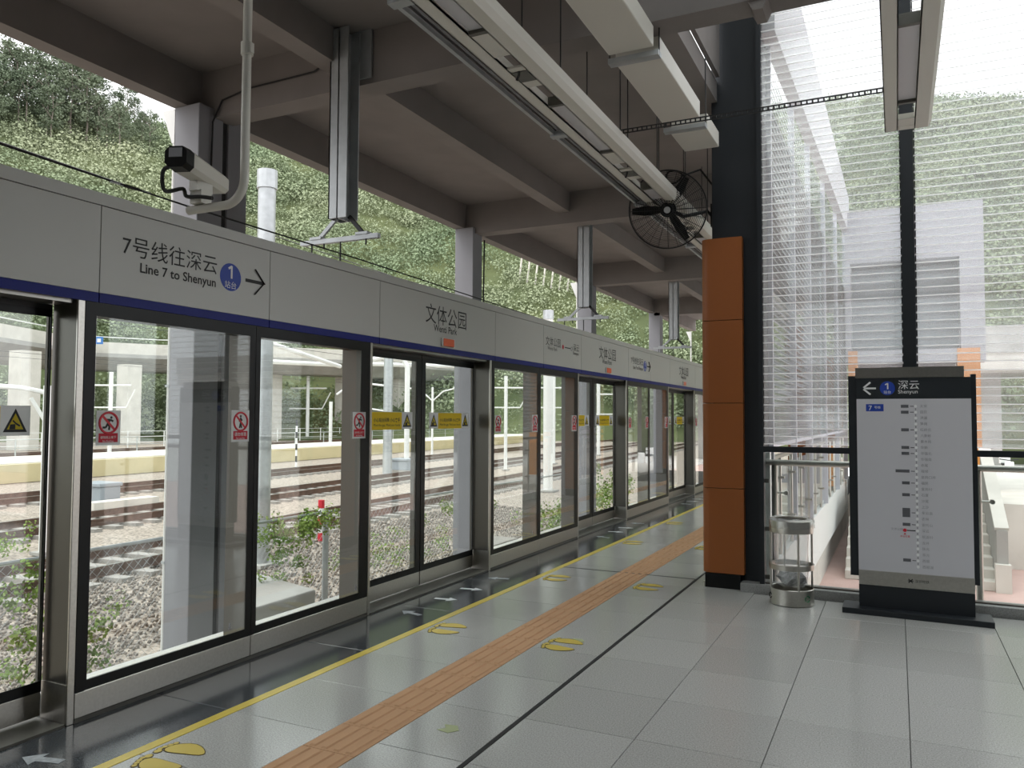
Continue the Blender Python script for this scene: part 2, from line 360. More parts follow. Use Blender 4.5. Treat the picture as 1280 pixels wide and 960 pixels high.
for Yc, lb in ((4.80, 'white downpipe with a bracket on the twin concrete columns'), (14.45, 'white downpipe on the column behind the second steel hanger'), (19.4+4.6, 'white downpipe on the farthest column')):
    t = thing('downpipe', lb, 'pipe', (-5.618, Yc+.02, -1.2))
    obj('pipe', MB().tube([(0,0,0),(0,0,5.3)], .019, 12), white, t, smooth=True)
    obj('bracket', MB().prism([(-.14, 5.42), (.015, 5.42), (.015, 5.12), (-.015, 5.12)], 'y', -.02, .02), white, t)
    for z in (1.5, 3.0, 4.4): obj('clip', MB().box(-.022, .022, -.024, .024, z, z+.02), galv, t)
# conduit along cross beam
obj('conduit', MB().tube([(-5.30, 4.93, 3.6), (-5.29, 4.93, 4.1), (-5.2, 4.945, 4.28), (-4.9, 4.945, 4.33), (-4.2, 4.945, 4.34), (-4.0, 4.945, 4.42)], .008, 6), blackm, label='thin dark conduit running up the twin column and along the beam', cat='cable', smooth=True)
obj('conduit', MB().tube([(-5.29, 9.95, 4.1), (-5.29, 9.93, 3.2), (-5.1, 9.93, 2.8), (-4.4, 9.9, 2.74)], .012, 6), blackm, label='black cable hanging beside the column behind the name panel', cat='cable', smooth=True)

# ================================================================== PLATFORM SCREEN DOORS
XF, XD = -3.75, -3.93
J0, PER = 2.76, 4.55
hd = thing('screen_header', 'long grey header box with blue stripe and station lettering over the screen doors', 'door header', (XF, 0, 2.145))
obj('core', MB().box(-.30, -.012, -1.8, 21, .0, .578), alu, hd)
obj('top_trim', MB().box(-.30, 0, -1.8, 21, .516, .58), header, hd)
pan = {}
for k in range(-1, 4):
    b = J0+PER*k
    for a, c in ((0, 1.25), (1.25, 2.5), (2.5, 4.55)):
        y0, y1 = b+a, b+c
        p = obj('header_panel', MB().box(-.012, 0, y0+.003, y1-.003, .052, .510), header, hd)
        obj('blue_stripe', MB().box(-.012, .001, y0+.003, y1-.003, 0, .05), blue, hd)
        pan[(k, a)] = p
def htext(s, Y, z, wd, p, bold=.0, material=inkb, size=.1): return put_text(s, size, material, p, (.0015, Y, z-2.145), RX, wd, bold=bold)
for k in range(-1, 4):
    d = PER*k
    p = pan[(k, 0)]
    if k % 2: p = None
    if p:
     htext('7号线往深云', 2.885+d, 2.432, .66, p)
     htext('Line 7 to Shenyun', 3.0+d, 2.345, .54, p, .0016)
     n = 32
     obj('platform_number_disc', MB().prism([(3.664+d+.087*math.cos(2*math.pi*i/n), .280+.087*math.sin(2*math.pi*i/n)) for i in range(n)], 'x', .0, .0012), bluep, p)
     obj('numeral', MB().box(.001, .002, 3.664+d, 3.678+d, .272, .352).bar((.0016, 3.645+d, .332), (.0016, 3.672+d, .349), .014, .001, (1,0,0)), inkw, p); put_text('站台', .05, inkw, p, (.002, 3.614+d, .212), RX)
     obj('arrow', MB().bar((.001, 3.79+d, .283), (.001, 3.95+d, .283), .002, .022, (0,0,1)).bar((.001, 3.868+d, .365), (.001, 3.955+d, .277), .002, .024, (1,0,0)).bar((.001, 3.868+d, .199), (.001, 3.955+d, .288), .002, .024, (1,0,0)), inkb, p)
    p = pan[(k, 2.5)]
    htext('文体公园', 5.945+d, 2.415, .735, p, size=.16); htext('Wenti Park', 6.09+d, 2.335, .42, p, .001)
    l = obj('door_lamp', MB().box(0, .025, 6.23+d, 6.42+d, .067, .135), redlamp, p, label='orange door lamp'); obj('lamp_rim', MB().box(0, .02, 6.215+d, 6.24+d, .064, .138).box(0, .02, 6.41+d, 6.435+d, .064, .138), white, l)
    p = pan[(k, 1.25)]
    if k % 2:
        e = d-4.55
        htext('文体公园', 8.62+e, 2.435, .46, p); htext('Wenti Park', 8.68+e, 2.375, .30, p)
        htext('深云', 9.52+e, 2.43, .2, p); htext('Shenyun', 9.50+e, 2.375, .2, p)
        obj('map_dot', MB().prism([(9.17+e+.028*math.cos(i*math.pi/8), .30+.028*math.sin(i*math.pi/8)) for i in range(16)], 'x', 0, .0015), red, p)
        obj('map_line', MB().box(0, .0015, 9.23+e, 9.42+e, .294, .306), inkb, p)
        obj('map_ring', MB().tube([(.0008, 9.46+e+.024*math.cos(i*math.pi/8), .30+.024*math.sin(i*math.pi/8)) for i in range(16)], .004, 5, closed=True), inkg, p)
# black top channel under the header
def make_post(Y, hand):
    t = thing('screen_post', 'steel post with a wide side plate where a sliding door meets a fixed screen' if hand < 0 else 'slim steel post at the end of a fixed screen beside a door opening', 'post', (XF, Y, 0), group='screen posts with side plates' if hand < 0 else 'slim screen posts')
    if hand < 0:   # post left of a fixed screen: its face looks back down the platform
        obj('face', MB().box(-.012, 0, -.040, 0, 0, 2.145), steel, t, bevel=.003); obj('side_plate', MB().box(-.20, -.012, -.036, -.005, .0, 2.145), steelp, t)
        obj('plinth', MB().box(-.20, -.010, -.042, -.006, .0, .20), steel, t)
    else:
        obj('face', MB().box(-.03, 0, 0, .03, 0, 2.145), steel, t, bevel=.004); obj('side_plate', MB().box(-.20, -.03, .004, .026, .0, 2.145), steeld, t)
    return t
def sign_run(parent, Y0, Y1, z0, z1, x, kind):
    """red and white prohibition sticker"""
    s = obj('prohibition_sticker', MB().box(x, x+.001, Y0, Y1, z0, z1), vwhite, parent)
    cy, cz, r = (Y0+Y1)/2, z1-(z1-z0)*.36, (Y1-Y0)*.38
    obj('red_ring', MB().tube([(x+.0015, cy+r*math.cos(i*math.pi/12), cz+r*math.sin(i*math.pi/12)) for i in range(24)], .0065, 5, closed=True).bar((x+.0016, cy-r*.7, cz+r*.7), (x+.0016, cy+r*.7, cz-r*.7), .012, .002, (1,0,0)), red, s)
    f_ = MB()
    P = lambda a, b: (x+.0013, cy+a*r, cz+b*r)
    f_.prism([(cy+.28*r+.13*r*math.cos(i*math.pi/5), cz+.52*r+.13*r*math.sin(i*math.pi/5)) for i in range(10)] if kind == 'run' else [(cy+.13*r*math.cos(i*math.pi/5), cz+.6*r+.13*r*math.sin(i*math.pi/5)) for i in range(10)], 'x', x+.001, x+.0018)
    segs = (((.2,.35),(-.1,-.1)),((.2,.3),(.5,.15)),((.15,.3),(-.3,.3)),((-.1,-.1),(.1,-.35)),((.1,-.35),(.05,-.7)),((-.1,-.1),(-.3,-.45)),((-.3,-.45),(-.65,-.45))) if kind == 'run' else (((0,.45),(0,-.1)),((0,.35),(-.2,.0)),((0,.35),(.22,.1)),((0,-.1),(-.15,-.7)),((0,-.1),(.15,-.7)))
    for a, b in segs: f_.bar(P(*a), P(*b), .011, .001, (1,0,0))
    obj('figure', f_, inkb, s)
    hz = (z1-z0)
    obj('red_plate', MB().box(x+.001, x+.0014, Y0+.015, Y1-.015, z0+.014, z0+hz*.34), vred, s)
    put_text('请勿抢上抢下' if kind == 'run' else '请勿倚靠', .03, inkw, s, (x+.002, Y0+.024, z0+hz*.19), RX, (Y1-Y0)-.05)
    put_text('No Rushing' if kind == 'run' else 'No Leaning', .015, inkw, s, (x+.002, Y0+.038, z0+hz*.09), RX, (Y1-Y0)-.08)
def make_fixed(b, k):
    t = thing('fixed_glass_screen', 'fixed double glass screen with black borders and steel kick plates', 'glass screen', (XF, b, 0), group='fixed glass screens between the door openings')
    L0, M0, M1, R1 = -.073, 1.087, 1.179, 2.378
    mid = 1.135
    for a, c, g0, g1, kd in ((L0, mid-.002, -.01, M0, 'run'), (mid+.002, R1, M1, 2.27, 'lean')):
        obj('kick_plate', MB().box(-.04, 0, a, c, .022, .147), steel, t, bevel=.002)
        g = obj('glass_pane', MB().box(-.010, -.002, a, c, .150, 2.143), glass, t)
        bd = MB()
        for y0, y1, z0, z1 in ((a, g0, .150, 2.143), (g1, c, .150, 2.143), (g0, g1, .150, .20), (g0, g1, 2.072, 2.143)): bd.box(-.0018, 0, y0, y1, z0, z1)
        obj('black_border', bd, black, g)
        obj('frame_member', MB().box(-.19, -.012, g1+.004, c-.01, .03, 2.143), alu, t); obj('frame_member', MB().box(-.12, -.012, a+.004, min(g0-.004, a+.06), .03, 2.143), alu, t)
        obj('bottom_frame', MB().box(-.14, -.041, a+.06, g1, .03, .13), alu, t); obj('top_frame', MB().box(-.14, -.012, a+.06, g1, 2.078, 2.143), blackm, t)
        if kd == 'run': sign_run(g, .005, .148, 1.397, 1.580, -.0015, 'run'); sign_run(g, .938, 1.089, 1.392, 1.591, -.0015, 'lean')
        else: sign_run(g, 2.165, 2.327, 1.387, 1.592, .0005, 'run')
        my = c-(.175 if kd == 'run' else .145); obj('etched_mark', MB().prism([(my+.007*math.cos(i*math.pi/4), .262+.007*math.sin(i*math.pi/4)) for i in range(8)], 'x', -.0018, -.0008).box(-.0018, -.0008, my-.005, my+.005, .236, .257).box(-.0018, -.0008, my-.013, my+.013, .230, .237), inkg, g)
    obj('floor_sill', MB().box(-.2, .0, L0, R1, -.005, .020), steeld, t); obj('shadow_gap', MB().box(-.2, -.012, L0, R1, .02, .03), blackm, t)
    return t
def tri_sign(parent, cy, z0, z1, x, wd):
    h = z1-z0; pz0, pz1 = z0+h*.12, z1-h*.1; hw = wd*.40
    obj('triangle', MB().prism([(cy-hw, pz0), (cy+hw, pz0), (cy, pz1)], 'x', x, x+.0006), inkb, parent)
    i = .68; cz = pz0+(pz1-pz0)*.36
    obj('triangle_fill', MB().prism([(cy-hw*i, cz+(pz0-cz)*i), (cy+hw*i, cz+(pz0-cz)*i), (cy, cz+(pz1-cz)*i)], 'x', x, x+.0009), vyel, parent)
    obj('hand_symbol', MB().prism([(cy-hw*.5, pz0+.014), (cy, pz0+.014), (cy, cz-.002), (cy-hw*.42, cz-.004)], 'x', x, x+.0012).bar((x+.0011, cy+hw*.05, cz), (x+.0011, cy+hw*.38, cz-.012), .008, .001, (1,0,0)).bar((x+.0011, cy-hw*.22, cz+.016), (x+.0011, cy+hw*.05, cz), .007, .001, (1,0,0)), inkb, parent)
def make_leaf(b, right):
    """door leaf, local y from 0 to .975"""
    t = thing('sliding_door', 'recessed glass sliding door leaf with two warning triangles on its sticker' if right else 'recessed glass sliding door leaf with one warning triangle on its sticker', 'sliding door', (XD, b, 0), group='sliding door leaves with two triangles' if right else 'sliding door leaves with one triangle')
    W = 1.0; e0, e1 = (.070, .010) if right else (.010, .070)
    g = obj('glass_pane', MB().box(-.012, -.004, .003, W-.003, .165, 2.09), glass, t)
    bd = MB()
    for y0, y1, z0, z1 in ((.002, e0, .15, 2.10), (W-e1, W-.002, .15, 2.10), (e0, W-e1, .15, .205), (e0, W-e1, 2.06, 2.10)): bd.box(-.0038, 0, y0, y1, z0, z1)
    obj('black_border', bd, black, g)
    obj('stile', MB().box(-.06 if not right else -.03, -.013, W-e1-.004, W-.003, .03, 2.1), alu, t); obj('stile', MB().box(-.06, -.013, .003, e0, .03, 2.1), alu, t)
    obj('kick_plate', MB().box(-.04, 0, .004, W-.004 , .03, .15), steel, t, bevel=.002)
    obj('top_rail', MB().box(-.06, 0, .002, W-.002, 2.10, 2.125), blackm, t)
    s = MB(); x = -.0035
    if right: y0, ytri, y1 = .14, .30, .90
    else: y0, ytri, y1 = .24, .69, .86
    if not right:
        s1 = obj('warning_sticker', MB().box(x, x+.001, y0, y1, 1.45, 1.60), vwhite, g); obj('yellow_plate', MB().box(x+.001, x+.0013, y0, ytri, 1.447, 1.597), vyel, s1)
        tri_sign(s1, (ytri+y1)/2, 1.45, 1.60, x+.001, y1-ytri); tx = y0+.03
        wd = ytri-y0-.06
    else:
        s1 = obj('warning_sticker', MB().box(x, x+.001, y0, y1, 1.45, 1.60), vwhite, g); obj('yellow_plate', MB().box(x+.001, x+.0013, ytri, .75, 1.447, 1.597), vyel, s1)
        tri_sign(s1, (y0+ytri)/2, 1.45, 1.60, x+.001, ytri-y0); tri_sign(s1, (.75+y1)/2, 1.45, 1.60, x+.001, y1-.75); tx = ytri+.03; wd = .75-ytri-.06
    put_text('小心站台间隙 小心夹手', .05, inkb, s1, (x+.0018, tx, 1.515), RX, wd, bold=.0008); put_text('Mind the gap. Mind your hands', .03, inkb, s1, (x+.0018, tx, 1.475), RX, wd)
    return t
fx = lf0 = lf1 = None
FIXL = ('fixed double glass screen farthest from the orange column', 'fixed double glass screen in front of the twin concrete columns', 'first fixed double glass screen past the steel hanger with base plate', 'second fixed double glass screen past the steel hanger with base plate', 'third fixed double glass screen past the steel hanger with base plate')
for k in range(-1, 4):
    b = J0+PER*k
    if fx is None: fx = make_fixed(b, k); pa = make_post(b-.075, -1); pb = make_post(b+2.385, 1); lf0 = make_leaf(b+2.416, False); lf1 = make_leaf(b+3.422, True); root = [fx, pa, pb, lf0, lf1]
    else:
        for o in root:
            c = copy_tree(o); c.location.y += PER*(k+1)
            if o is fx: c['label'] = FIXL[k+1]
    obj('door_sill', MB().box(-3.99, -3.752, b+2.42, b+4.43, -.012, .012), steeld, label='ribbed dark metal threshold under the sliding doors', cat='sill', group='door thresholds')
    obj('light_channel', MB().box(-.25, -.03, b+2.43, b+4.43, -.018, 0), mat('polished_strip', (.30, .29, .27), .3, metal=1), hd)
obj('wire', MB().tube([(-3.9, 1.2, 2.90), (-3.9, 2.6, 2.86), (-3.9, 3.45, 2.84), (-3.9, 5.2, 2.83), (-3.9, 9, 2.76)], .006, 5), blackm, label='thin black wire strung just above the door header', cat='cable')
t = thing('turnbuckle', 'small dark turnbuckle tensioning the wire beside the security camera', 'turnbuckle', (-3.9, 3.05, 2.85))
obj('frame', MB().tube([(0, -.08, 0), (.014, -.04, 0), (.014, .04, 0), (0, .08, 0), (-.014, .04, 0), (-.014, -.04, 0)], .005, 5, closed=True), blackm, t); obj('rod', MB().tube([(0, -.13, 0), (0, -.05, 0)], .006, 6), galv, t); obj('rod', MB().tube([(0, .05, 0), (0, .13, 0)], .006, 6), galv, t)

# ================================================================== STEEL HANGERS
def hanger(Y, zt, plate, lb):
    t = thing('steel_hanger', lb, 'steel hanger', (-3.82, Y, 2.73))
    H = zt-2.73; w_ = .17; d = .15
    obj('h_section', MB().box(-w_/2, w_/2, -d/2, -d/2+.01, .34, H).box(-w_/2, w_/2, d/2-.01, d/2, .34, H).box(-.006, .006, -d/2, d/2, .34, H).box(-w_/2, -w_/2+.012, -d/2, d/2, .34, H), galv, t)
    if plate: obj('base_plate', MB().box(-.02, .19, d/2, d/2+.02, H-.36, H+.02), galv, t)
    else: obj('base_plate', MB().box(-.13, .13, -.11, .11, H-.012, H), galv, t)
    obj('crossbar', MB().box(-.40, .34, -.02, .02, .17, .205), galv, t)
    obj('brace', MB().bar((-.06, 0, .36), (-.24, 0, .20), .02, .03), galv, t); obj('brace', MB().bar((.06, 0, .36), (.21, 0, .20), .02, .03), blackm, t)
    obj('bracket', MB().box(-.30, -.19, -.03, .03, .205, .225), galv, t); obj('bracket', MB().box(.14, .25, -.03, .03, .205, .225), galv, t)
    for x, z0 in ((-.30, .08), (-.02, -.005), (.22, .13), (-.18, .13)): obj('rod', MB().tube([(x, 0, z0), (x, 0, .18)], .007, 6), blackm, t)
hanger(4.86, 4.55, True, 'steel hanger post with crossbar above the door header, nearest the security camera')
hanger(10.13, 4.57, False, 'steel hanger post with crossbar behind the fan beam')
hanger(14.95, 4.57, False, 'steel hanger post with crossbar farthest along the header')

# ================================================================== CCTV CAMERA
t = thing('security_camera', 'white bullet security camera on a bent ceiling pole', 'security camera', (-2.59, 2.6, 2.5))
pts = [(0, 0, 2.07), (0, 0, .20)]+[(-.11+.11*math.cos(a), 0, .11-.11*math.sin(a)) for a in [i*math.pi/16 for i in range(0, 9)]]+[(-.34, 0, 0)]
obj('pole', MB().tube(pts, .0195, 16), cream, t, smooth=True)
obj('coupling', MB().tube([(0,0,.665),(0,0,.72)], .027, 16).box(.015, .032, -.01, .01, .67, .715), cream, t)
ax = Vector((.34, -.94, .02)).normalized(); cb = Vector((-.265, .0, .165)); sx = ax.cross(Vector((0,0,1))).normalized(); sz = sx.cross(ax)
def octa(w_, h_, c): return [(-w_+c,-h_),(w_-c,-h_),(w_,-h_+c),(w_,h_-c),(w_-c,h_),(-w_+c,h_),(-w_,h_-c),(-w_,-h_+c)]
def loft(mb, secs):
    n0 = len(mb.v); k = 8
    for d, w_, h_, c in secs:
        for u, v_ in octa(w_, h_, c): mb.v.append(tuple(cb+ax*d+sx*u+sz*v_))
    for i in range(len(secs)-1):
        for j in range(k): mb.f.append((n0+i*k+j, n0+i*k+(j+1) % k, n0+(i+1)*k+(j+1) % k, n0+(i+1)*k+j))
    mb.f.append(tuple(n0+j for j in range(k))); mb.f.append(tuple(n0+(len(secs)-1)*k+j for j in range(k))); return mb
obj('housing', loft(MB(), [(-.19,.040,.036,.015),(-.175,.046,.042,.017),(.17,.052,.048,.018)]), cream, t)
hf = obj('front_hood', loft(MB(), [(.165,.0535,.0495,.019),(.225,.050,.046,.02)]), black, t)
obj('lens_window', MB().prism([(-.03,-.02),(.03,-.02),(.03,.02),(-.03,.02)], 'z', 0, .002).xf(Matrix.Translation(cb+ax*.2255+sz*.018) @ Matrix((sx, sz, ax)).transposed().to_4x4()), inkg, hf)
obj('mount', MB().box(-.30, -.23, -.03, .03, .02, .08).box(-.29, -.24, -.045, .045, .075, .12), cream, t)
q = cb+ax*.20-sz*.03
obj('cable', MB().tube(spline([q, q+Vector((-.09,.0,-.01)), q+Vector((-.115,.03,-.09)), Vector((-.36,-.02,.10)), Vector((-.30,-.05,.05)), Vector((-.22,-.045,.04)), Vector((-.16,-.03,.03))]), .009, 8), rubber, t, smooth=True)

# ================================================================== LIGHT TRUNKING, DUCT, STRIP
def trunk(X, W, y0, y1, z, panels, holes, lb, nm):
    t = thing(nm, lb, 'light fixture', (X, y0, z)); L = y1-y0; rw = W*.31
    for s in (-1, 1):
        xa, xb = (-W/2, -W/2+rw) if s < 0 else (W/2-rw, W/2)
        r = MB().box(xa, xb, 0, L, 0, .012)
        r.box(-W/2, -W/2+.006, 0, L, 0, .095) if s < 0 else r.prism([(W/2, .0), (W/2+.022, .035), (W/2+.022, .095), (W/2, .095)], 'y', 0, L)
        r.box(*((xb-.006, xb) if s < 0 else (xa, xa+.006)), 0, L, 0, .06)
        obj('side_rail', r, cream, t)
    cur = 0.
    for a, b in panels:
        obj('light_panel', MB().box(-W/2+rw, W/2-rw, a-y0, b-y0, .02, .04), lamp, t); obj('panel_end', MB().box(-W/2+rw, W/2-rw, b-y0, b-y0+.03, .0, .06), steeld, t); obj('panel_end', MB().box(-W/2+rw, W/2-rw, a-y0-.03, a-y0, .0, .06), steeld, t)
    for a, b in holes: obj('cover_plate', MB().box(-W/2+rw, W/2-rw, a-y0, b-y0, .002, .016), cream, t)
    obj('end_cap', MB().box(-W/2, W/2, L-.07, L, .001, .09), cream, t)
    return t
per = 2.04; pans, cov = [], []
for k in range(-2, 8):
    a = 4.62+per*k; pans.append((a, a+.96)); cov.append((a+.99, a+1.26)); cov.append((a+1.42, a+1.50)); cov.append((a+1.53, a+1.70))
tl = trunk(-1.935, .27, 0.2, 19.5, 3.55, [p for p in pans if p[0] > .3 and p[1] < 19.4], [c for c in cov if c[0] > .3 and c[1] < 19.4], 'long cream light trunking hung along the platform', 'light_trunking')
for k in range(5):
    yy = 4.05+per*k-.2
    obj('sensor', MB().tube([(0, yy, .0), (0, yy, -.02), (-.015, yy, -.05)], .008, 6), blackm, tl); obj('speaker_grille', MB().box(-.048, .048, yy+.0, yy+.14, -.002, .004), steeld, tl)
tr = trunk(.085, .265, 0.6, 6.01, 3.55, [(4.42, 5.49), (2.2, 3.3)], [(5.80, 5.93)], 'short cream light fixture with open frame hung before the glass louvres', 'light_fixture')
def rods(name, pts, z0, z1, lb, grp):
    for x, y in pts: obj(name, MB().tube([(x, y, z0), (x, y, z1)], .005, 5), blackm, label=lb, cat='rod', group=grp)
rods('hanger_rod', [(x, y) for y in (3.3, 4.35, 5.5, 6.5, 7.5, 8.5, 9.4) for x in (-2.06, -1.80)], 3.62, ZS, 'thin black rod hanging the long light trunking', 'rods of the light trunking')
rods('hanger_rod', [(.0, 2.5), (.17, 2.5), (.0, 5.0), (.17, 5.0)], 3.62, 6.6, 'thin black rod hanging the short light fixture', 'rods of the short light fixture')
# cable tray left of the trunking
t = thing('cable_tray', 'slotted galvanised cable tray beside the long light trunking', 'cable tray', (-2.17, .2, 3.56))
obj('rail', MB().box(-.012, .012, 0, 19.2, 0, .03), galv, t); obj('rail', MB().box(.085, .095, 0, 19.2, .02, .05), galv, t)
for i in range(10): obj('rung', MB().box(-.02, .1, .9+i*2.0, .96+i*2.0, -.012, .03), galv, t)
for i in range(3): obj('wire', MB().tube([(.025+.02*i, 0, .03), (.025+.02*i, 19.2, .03)], .006, 5), inkg if i == 1 else blackm, t)
# white duct with grey support bars
t = thing('air_duct', 'white rectangular duct on grey support bars under the ceiling', 'duct', (-1.555, 0, 3.99))
for a, b in ((.3, 2.5), (2.6, 4.98), (5.12, 6.34), (6.62, 7.1)): obj('duct_section', MB().box(-.155, .155, a, b, 0, .14), cream, t, bevel=.008)
for y in (2.52, 5.02, 6.44):
    obj('support_bar', MB().box(-.175, .175, y, y+.07, -.035, 0), galv, t)
    for x in (-.172, .172): obj('rod', MB().tube([(x, y+.03, -.03), (x, y+.03, .155 if 4.9 < y < 5.2 else .57)], .005, 5), blackm, t)
# perforated strip between the fixtures
t = thing('perforated_strip', 'black perforated steel strip bridging the two light fixtures', 'steel strip', (-1.81, 5.5, 3.64))
L = 1.76; mb = MB().box(0, L, -.003, .003, 0, .008).box(0, L, -.003, .003, .026, .034)
n = 50
for i in range(n+1): x = L*i/n; mb.box(max(0, x-.005), min(L, x+.005), -.003, .003, .008, .026)
obj('strip', mb, blackm, t)

# ================================================================== ORANGE COLUMNS
colw = mat('lavender_white_paint', (.55, .55, .60), .5)
def orange_column(Y, lb, full=True):
    t = thing('clad_column', lb, 'column', (-1.40, Y, 0))
    obj('steel_shaft', MB().box(-.155, .29, .06, .50, 0, 6.6), darkm, t, bevel=.01)
    obj('plinth', MB().box(-.22, .10, -.01, .30, 0, .13), black, t); obj('levelling_foot', MB().tube([(-.225, .02, 0), (-.225, .02, .05)], .018, 10), steel, t)
    zs = [.135, .915, 1.70, 2.47, 3.245]
    for z0, z1 in zip(zs[:-1], zs[1:]):
        r = .07; pl = [(-.245+r-r*math.cos(a), -.02+r-r*math.sin(a)) for a in [i*math.pi/12 for i in range(7)]]
        poly = pl+[(.135, -.02), (.135, .055), (-.245, .055)]
        poly = pl+[(.135, -.02), (.135, .30), (-.245, .30)]
        obj('orange_panel', MB().prism(poly, 'z', z0+.003, z1-.003), orange, t)
    return t
orange_column(7.46, 'dark steel column with orange cladding panels beside the waste bin')
for Yc, lb in ((14.9, 'pale column with orange cladding towards the tracks, halfway along the side louvres'), (22.3, 'last pale column with orange cladding at the end of the side louvres')):
    t = thing('clad_column', lb, 'column', (-1.40, Yc, 0)); obj('shaft', MB().box(-.06, .20, 0, .44, 0, ZS), colw, t, bevel=.01); obj('plinth', MB().box(-.34, -.07, .02, .42, 0, .13), black, t)
    for z0, z1 in ((.135, .915), (.915, 1.70), (1.70, 2.47), (2.47, 3.245)): obj('orange_panel', MB().box(-.36, -.065, -.01, .45, z0+.003, z1-.003), orange, t, bevel=.02)

# ================================================================== WALL FAN
c = Vector((-1.885, 7.16, 3.49)); nrm = (Vector((0, 0, 1.9))-c).normalized(); nrm = Vector((nrm.x*.8, nrm.y, nrm.z*1.3)).normalized()
a1 = nrm.cross(Vector((0,0,1))).normalized(); a2 = a1.cross(nrm) ; a1 = -a1
t = thing('wall_fan', 'black industrial fan with wire cage on the dark column', 'fan', c)
def FP(r, ang, d=0): return a1*(r*math.cos(ang))+a2*(r*math.sin(ang))+nrm*d
RF = .355
def ring(mb, r, d, rr, n=40): mb.tube([FP(r, 2*math.pi*i/n, d) for i in range(n)], rr, 5, closed=True)
mb = MB(); ring(mb, RF, 0, .008, 56); ring(mb, RF, -.06, .004, 48); obj('outer_ring', mb, blackm, t)
mb = MB()
for i in range(1, 22): r = RF*i/22; ring(mb, r, .09*(1-(r/RF)**2), .0022, 40)
for i in range(24):
    an = 2*math.pi*i/24; mb.tube([FP(RF*s, an, .09*(1-s*s)) for s in (.12,.35,.6,.8,1.)], .003, 4)
obj('front_cage', mb, blackm, t)
mb = MB()
for i in range(20):
    an = 2*math.pi*i/20; mb.tube([FP(RF, an, -.06), FP(RF*.9, an, -.14), FP(.10, an, -.17)], .0018, 4)
for r in (.15, .22, .29): ring(mb, r, -.16+.06*(r/RF)**2, .0014, 36)
obj('rear_cage', mb, blackm, t)
for an in (math.pi*1.0, math.radians(58), math.radians(-58)):
    mb = MB(); n0 = 0; secs = []
    for s, hw in ((.04, .026), (.12, .046), (.22, .050), (.33, .030)):
        base = FP(s, an, -.03); tan = (-a1*math.sin(an)+a2*math.cos(an)); tw = (tan*.85+nrm*.5).normalized()
        secs.append((base-tw*hw, base+tw*hw))
    for q, th in ((0, .003), (1, -.003)):
        for p0, p1 in secs: mb.v += [tuple(p0+nrm*th), tuple(p1+nrm*th)]
    for i in range(3): mb.f += [(2*i, 2*i+1, 2*i+3, 2*i+2), (8+2*i, 8+2*i+2, 8+2*i+3, 8+2*i+1), (2*i, 2*i+2, 8+2*i+2, 8+2*i), (2*i+1, 8+2*i+1, 8+2*i+3, 2*i+3)]
    obj('blade', mb, black, t)
obj('hub', MB().tube([FP(0,0,.0), FP(0,0,-.05)], .05, 16).tube([FP(0,0,-.07), FP(0,0,-.26)], .075, 18), black, t)
obj('badge', MB().tube([FP(0,0,.092), FP(0,0,.098)], .03, 16), mat('grey_badge', (.4,.4,.4), .4), t)
colp = Vector((-1.555, 7.62, 3.49))-c
obj('wall_arm', MB().tube([FP(0,0,-.24), FP(0,0,-.24)+Vector((.12,.1,-.06)), colp+Vector((-.06,-.02,.06)), colp], .018, 8).box(colp.x-.02, colp.x+.01, colp.y-.06, colp.y+.06, -.10, .12), black, t)
lp = Vector((.06, .0, .30))
obj('cable_loop', MB().tube([lp+Vector((.075*math.cos(i*math.pi/8), .02*math.sin(i*math.pi/4), .06*math.sin(i*math.pi/8))) for i in range(16)], .010, 6, closed=True).tube([lp+Vector((.075, 0, 0)), lp+Vector((.2, .2, .1)), colp+Vector((0, 0, .3))], .01, 6), black, t)

# ================================================================== GLASS LOUVRE WALL
YW = 7.45
kb = obj('kerb', MB().box(-1.29, 5.2, 7.38, 7.60, -.012, .078), kerbm, label='low granite kerb under the glass louvre wall', cat='kerb', bevel=.004)
lw = thing('louvre_wall', 'wall of translucent glass louvre blades on dark mullions beyond the map sign', 'louvre wall', (0, YW, .078))
def zz(z): return z-.078
for x0, x1 in ((-1.125, -1.085), (.057, .155), (1.30, 1.40), (2.5, 2.6)): obj('mullion', MB().box(x0, x1, -.03, .09, 0, zz(6.5)), darkm, lw)
obj('safety_bar', MB().box(-1.12, 5.0, -.045, -.005, zz(1.258), zz(1.310)), darkm, lw)
PIT = .0705; bw = .082
def blade_mesh(L):
    d = Vector((0, math.sin(math.radians(22)), math.cos(math.radians(22)))); nn = Vector((0, d.z, -d.y))
    mb = MB(); n = 0
    def slab(a, b, th):
        n0 = len(mb.v)
        for x in (0, L):
            for s, q in ((a,-1),(b,-1),(b,1),(a,1)): p = d*s+nn*(q*th/2); mb.v.append((x, p.y, p.z))
        mb.f.extend([tuple(n0+i for i in f) for f in ((0,1,2,3),(7,6,5,4),(0,4,5,1),(1,5,6,2),(2,6,7,3),(3,7,4,0))])
    slab(-bw/2+.007, bw/2, .005); slab(-bw/2, -bw/2+.007, .007)
    me = mb.mesh('louvre_blade'); me.materials.append(bladeg); me.materials.append(edgew)
    for p in me.polygons:
        if all(v >= 8 for v in p.vertices): p.material_index = 1
    return me
NB = 66
for x0, x1 in ((-1.083, .055), (.157, 1.298)):
    me = blade_mesh(x1-x0)
    for i in range(NB): inst('louvre_blade', me, lw, (x0, .02, zz(1.365)+PIT*i))
mb = MB()
for x in (-1.090, .049, .157, 1.294):
    for i in range(NB): mb.box(x, x+.010, -.012, .052, zz(1.34)+PIT*i, zz(1.34)+PIT*i+.05)
o = obj('blade_clip', mb, blackm, lw, kind='stuff')
for x0, x1, z in ((-1.08, .055, 1.25), (.157, 1.298, 1.25), (1.40, 2.5, 6)): obj('lower_glass', MB().box(x0, x1, .02, .028, .014, zz(z)), glass, lw)
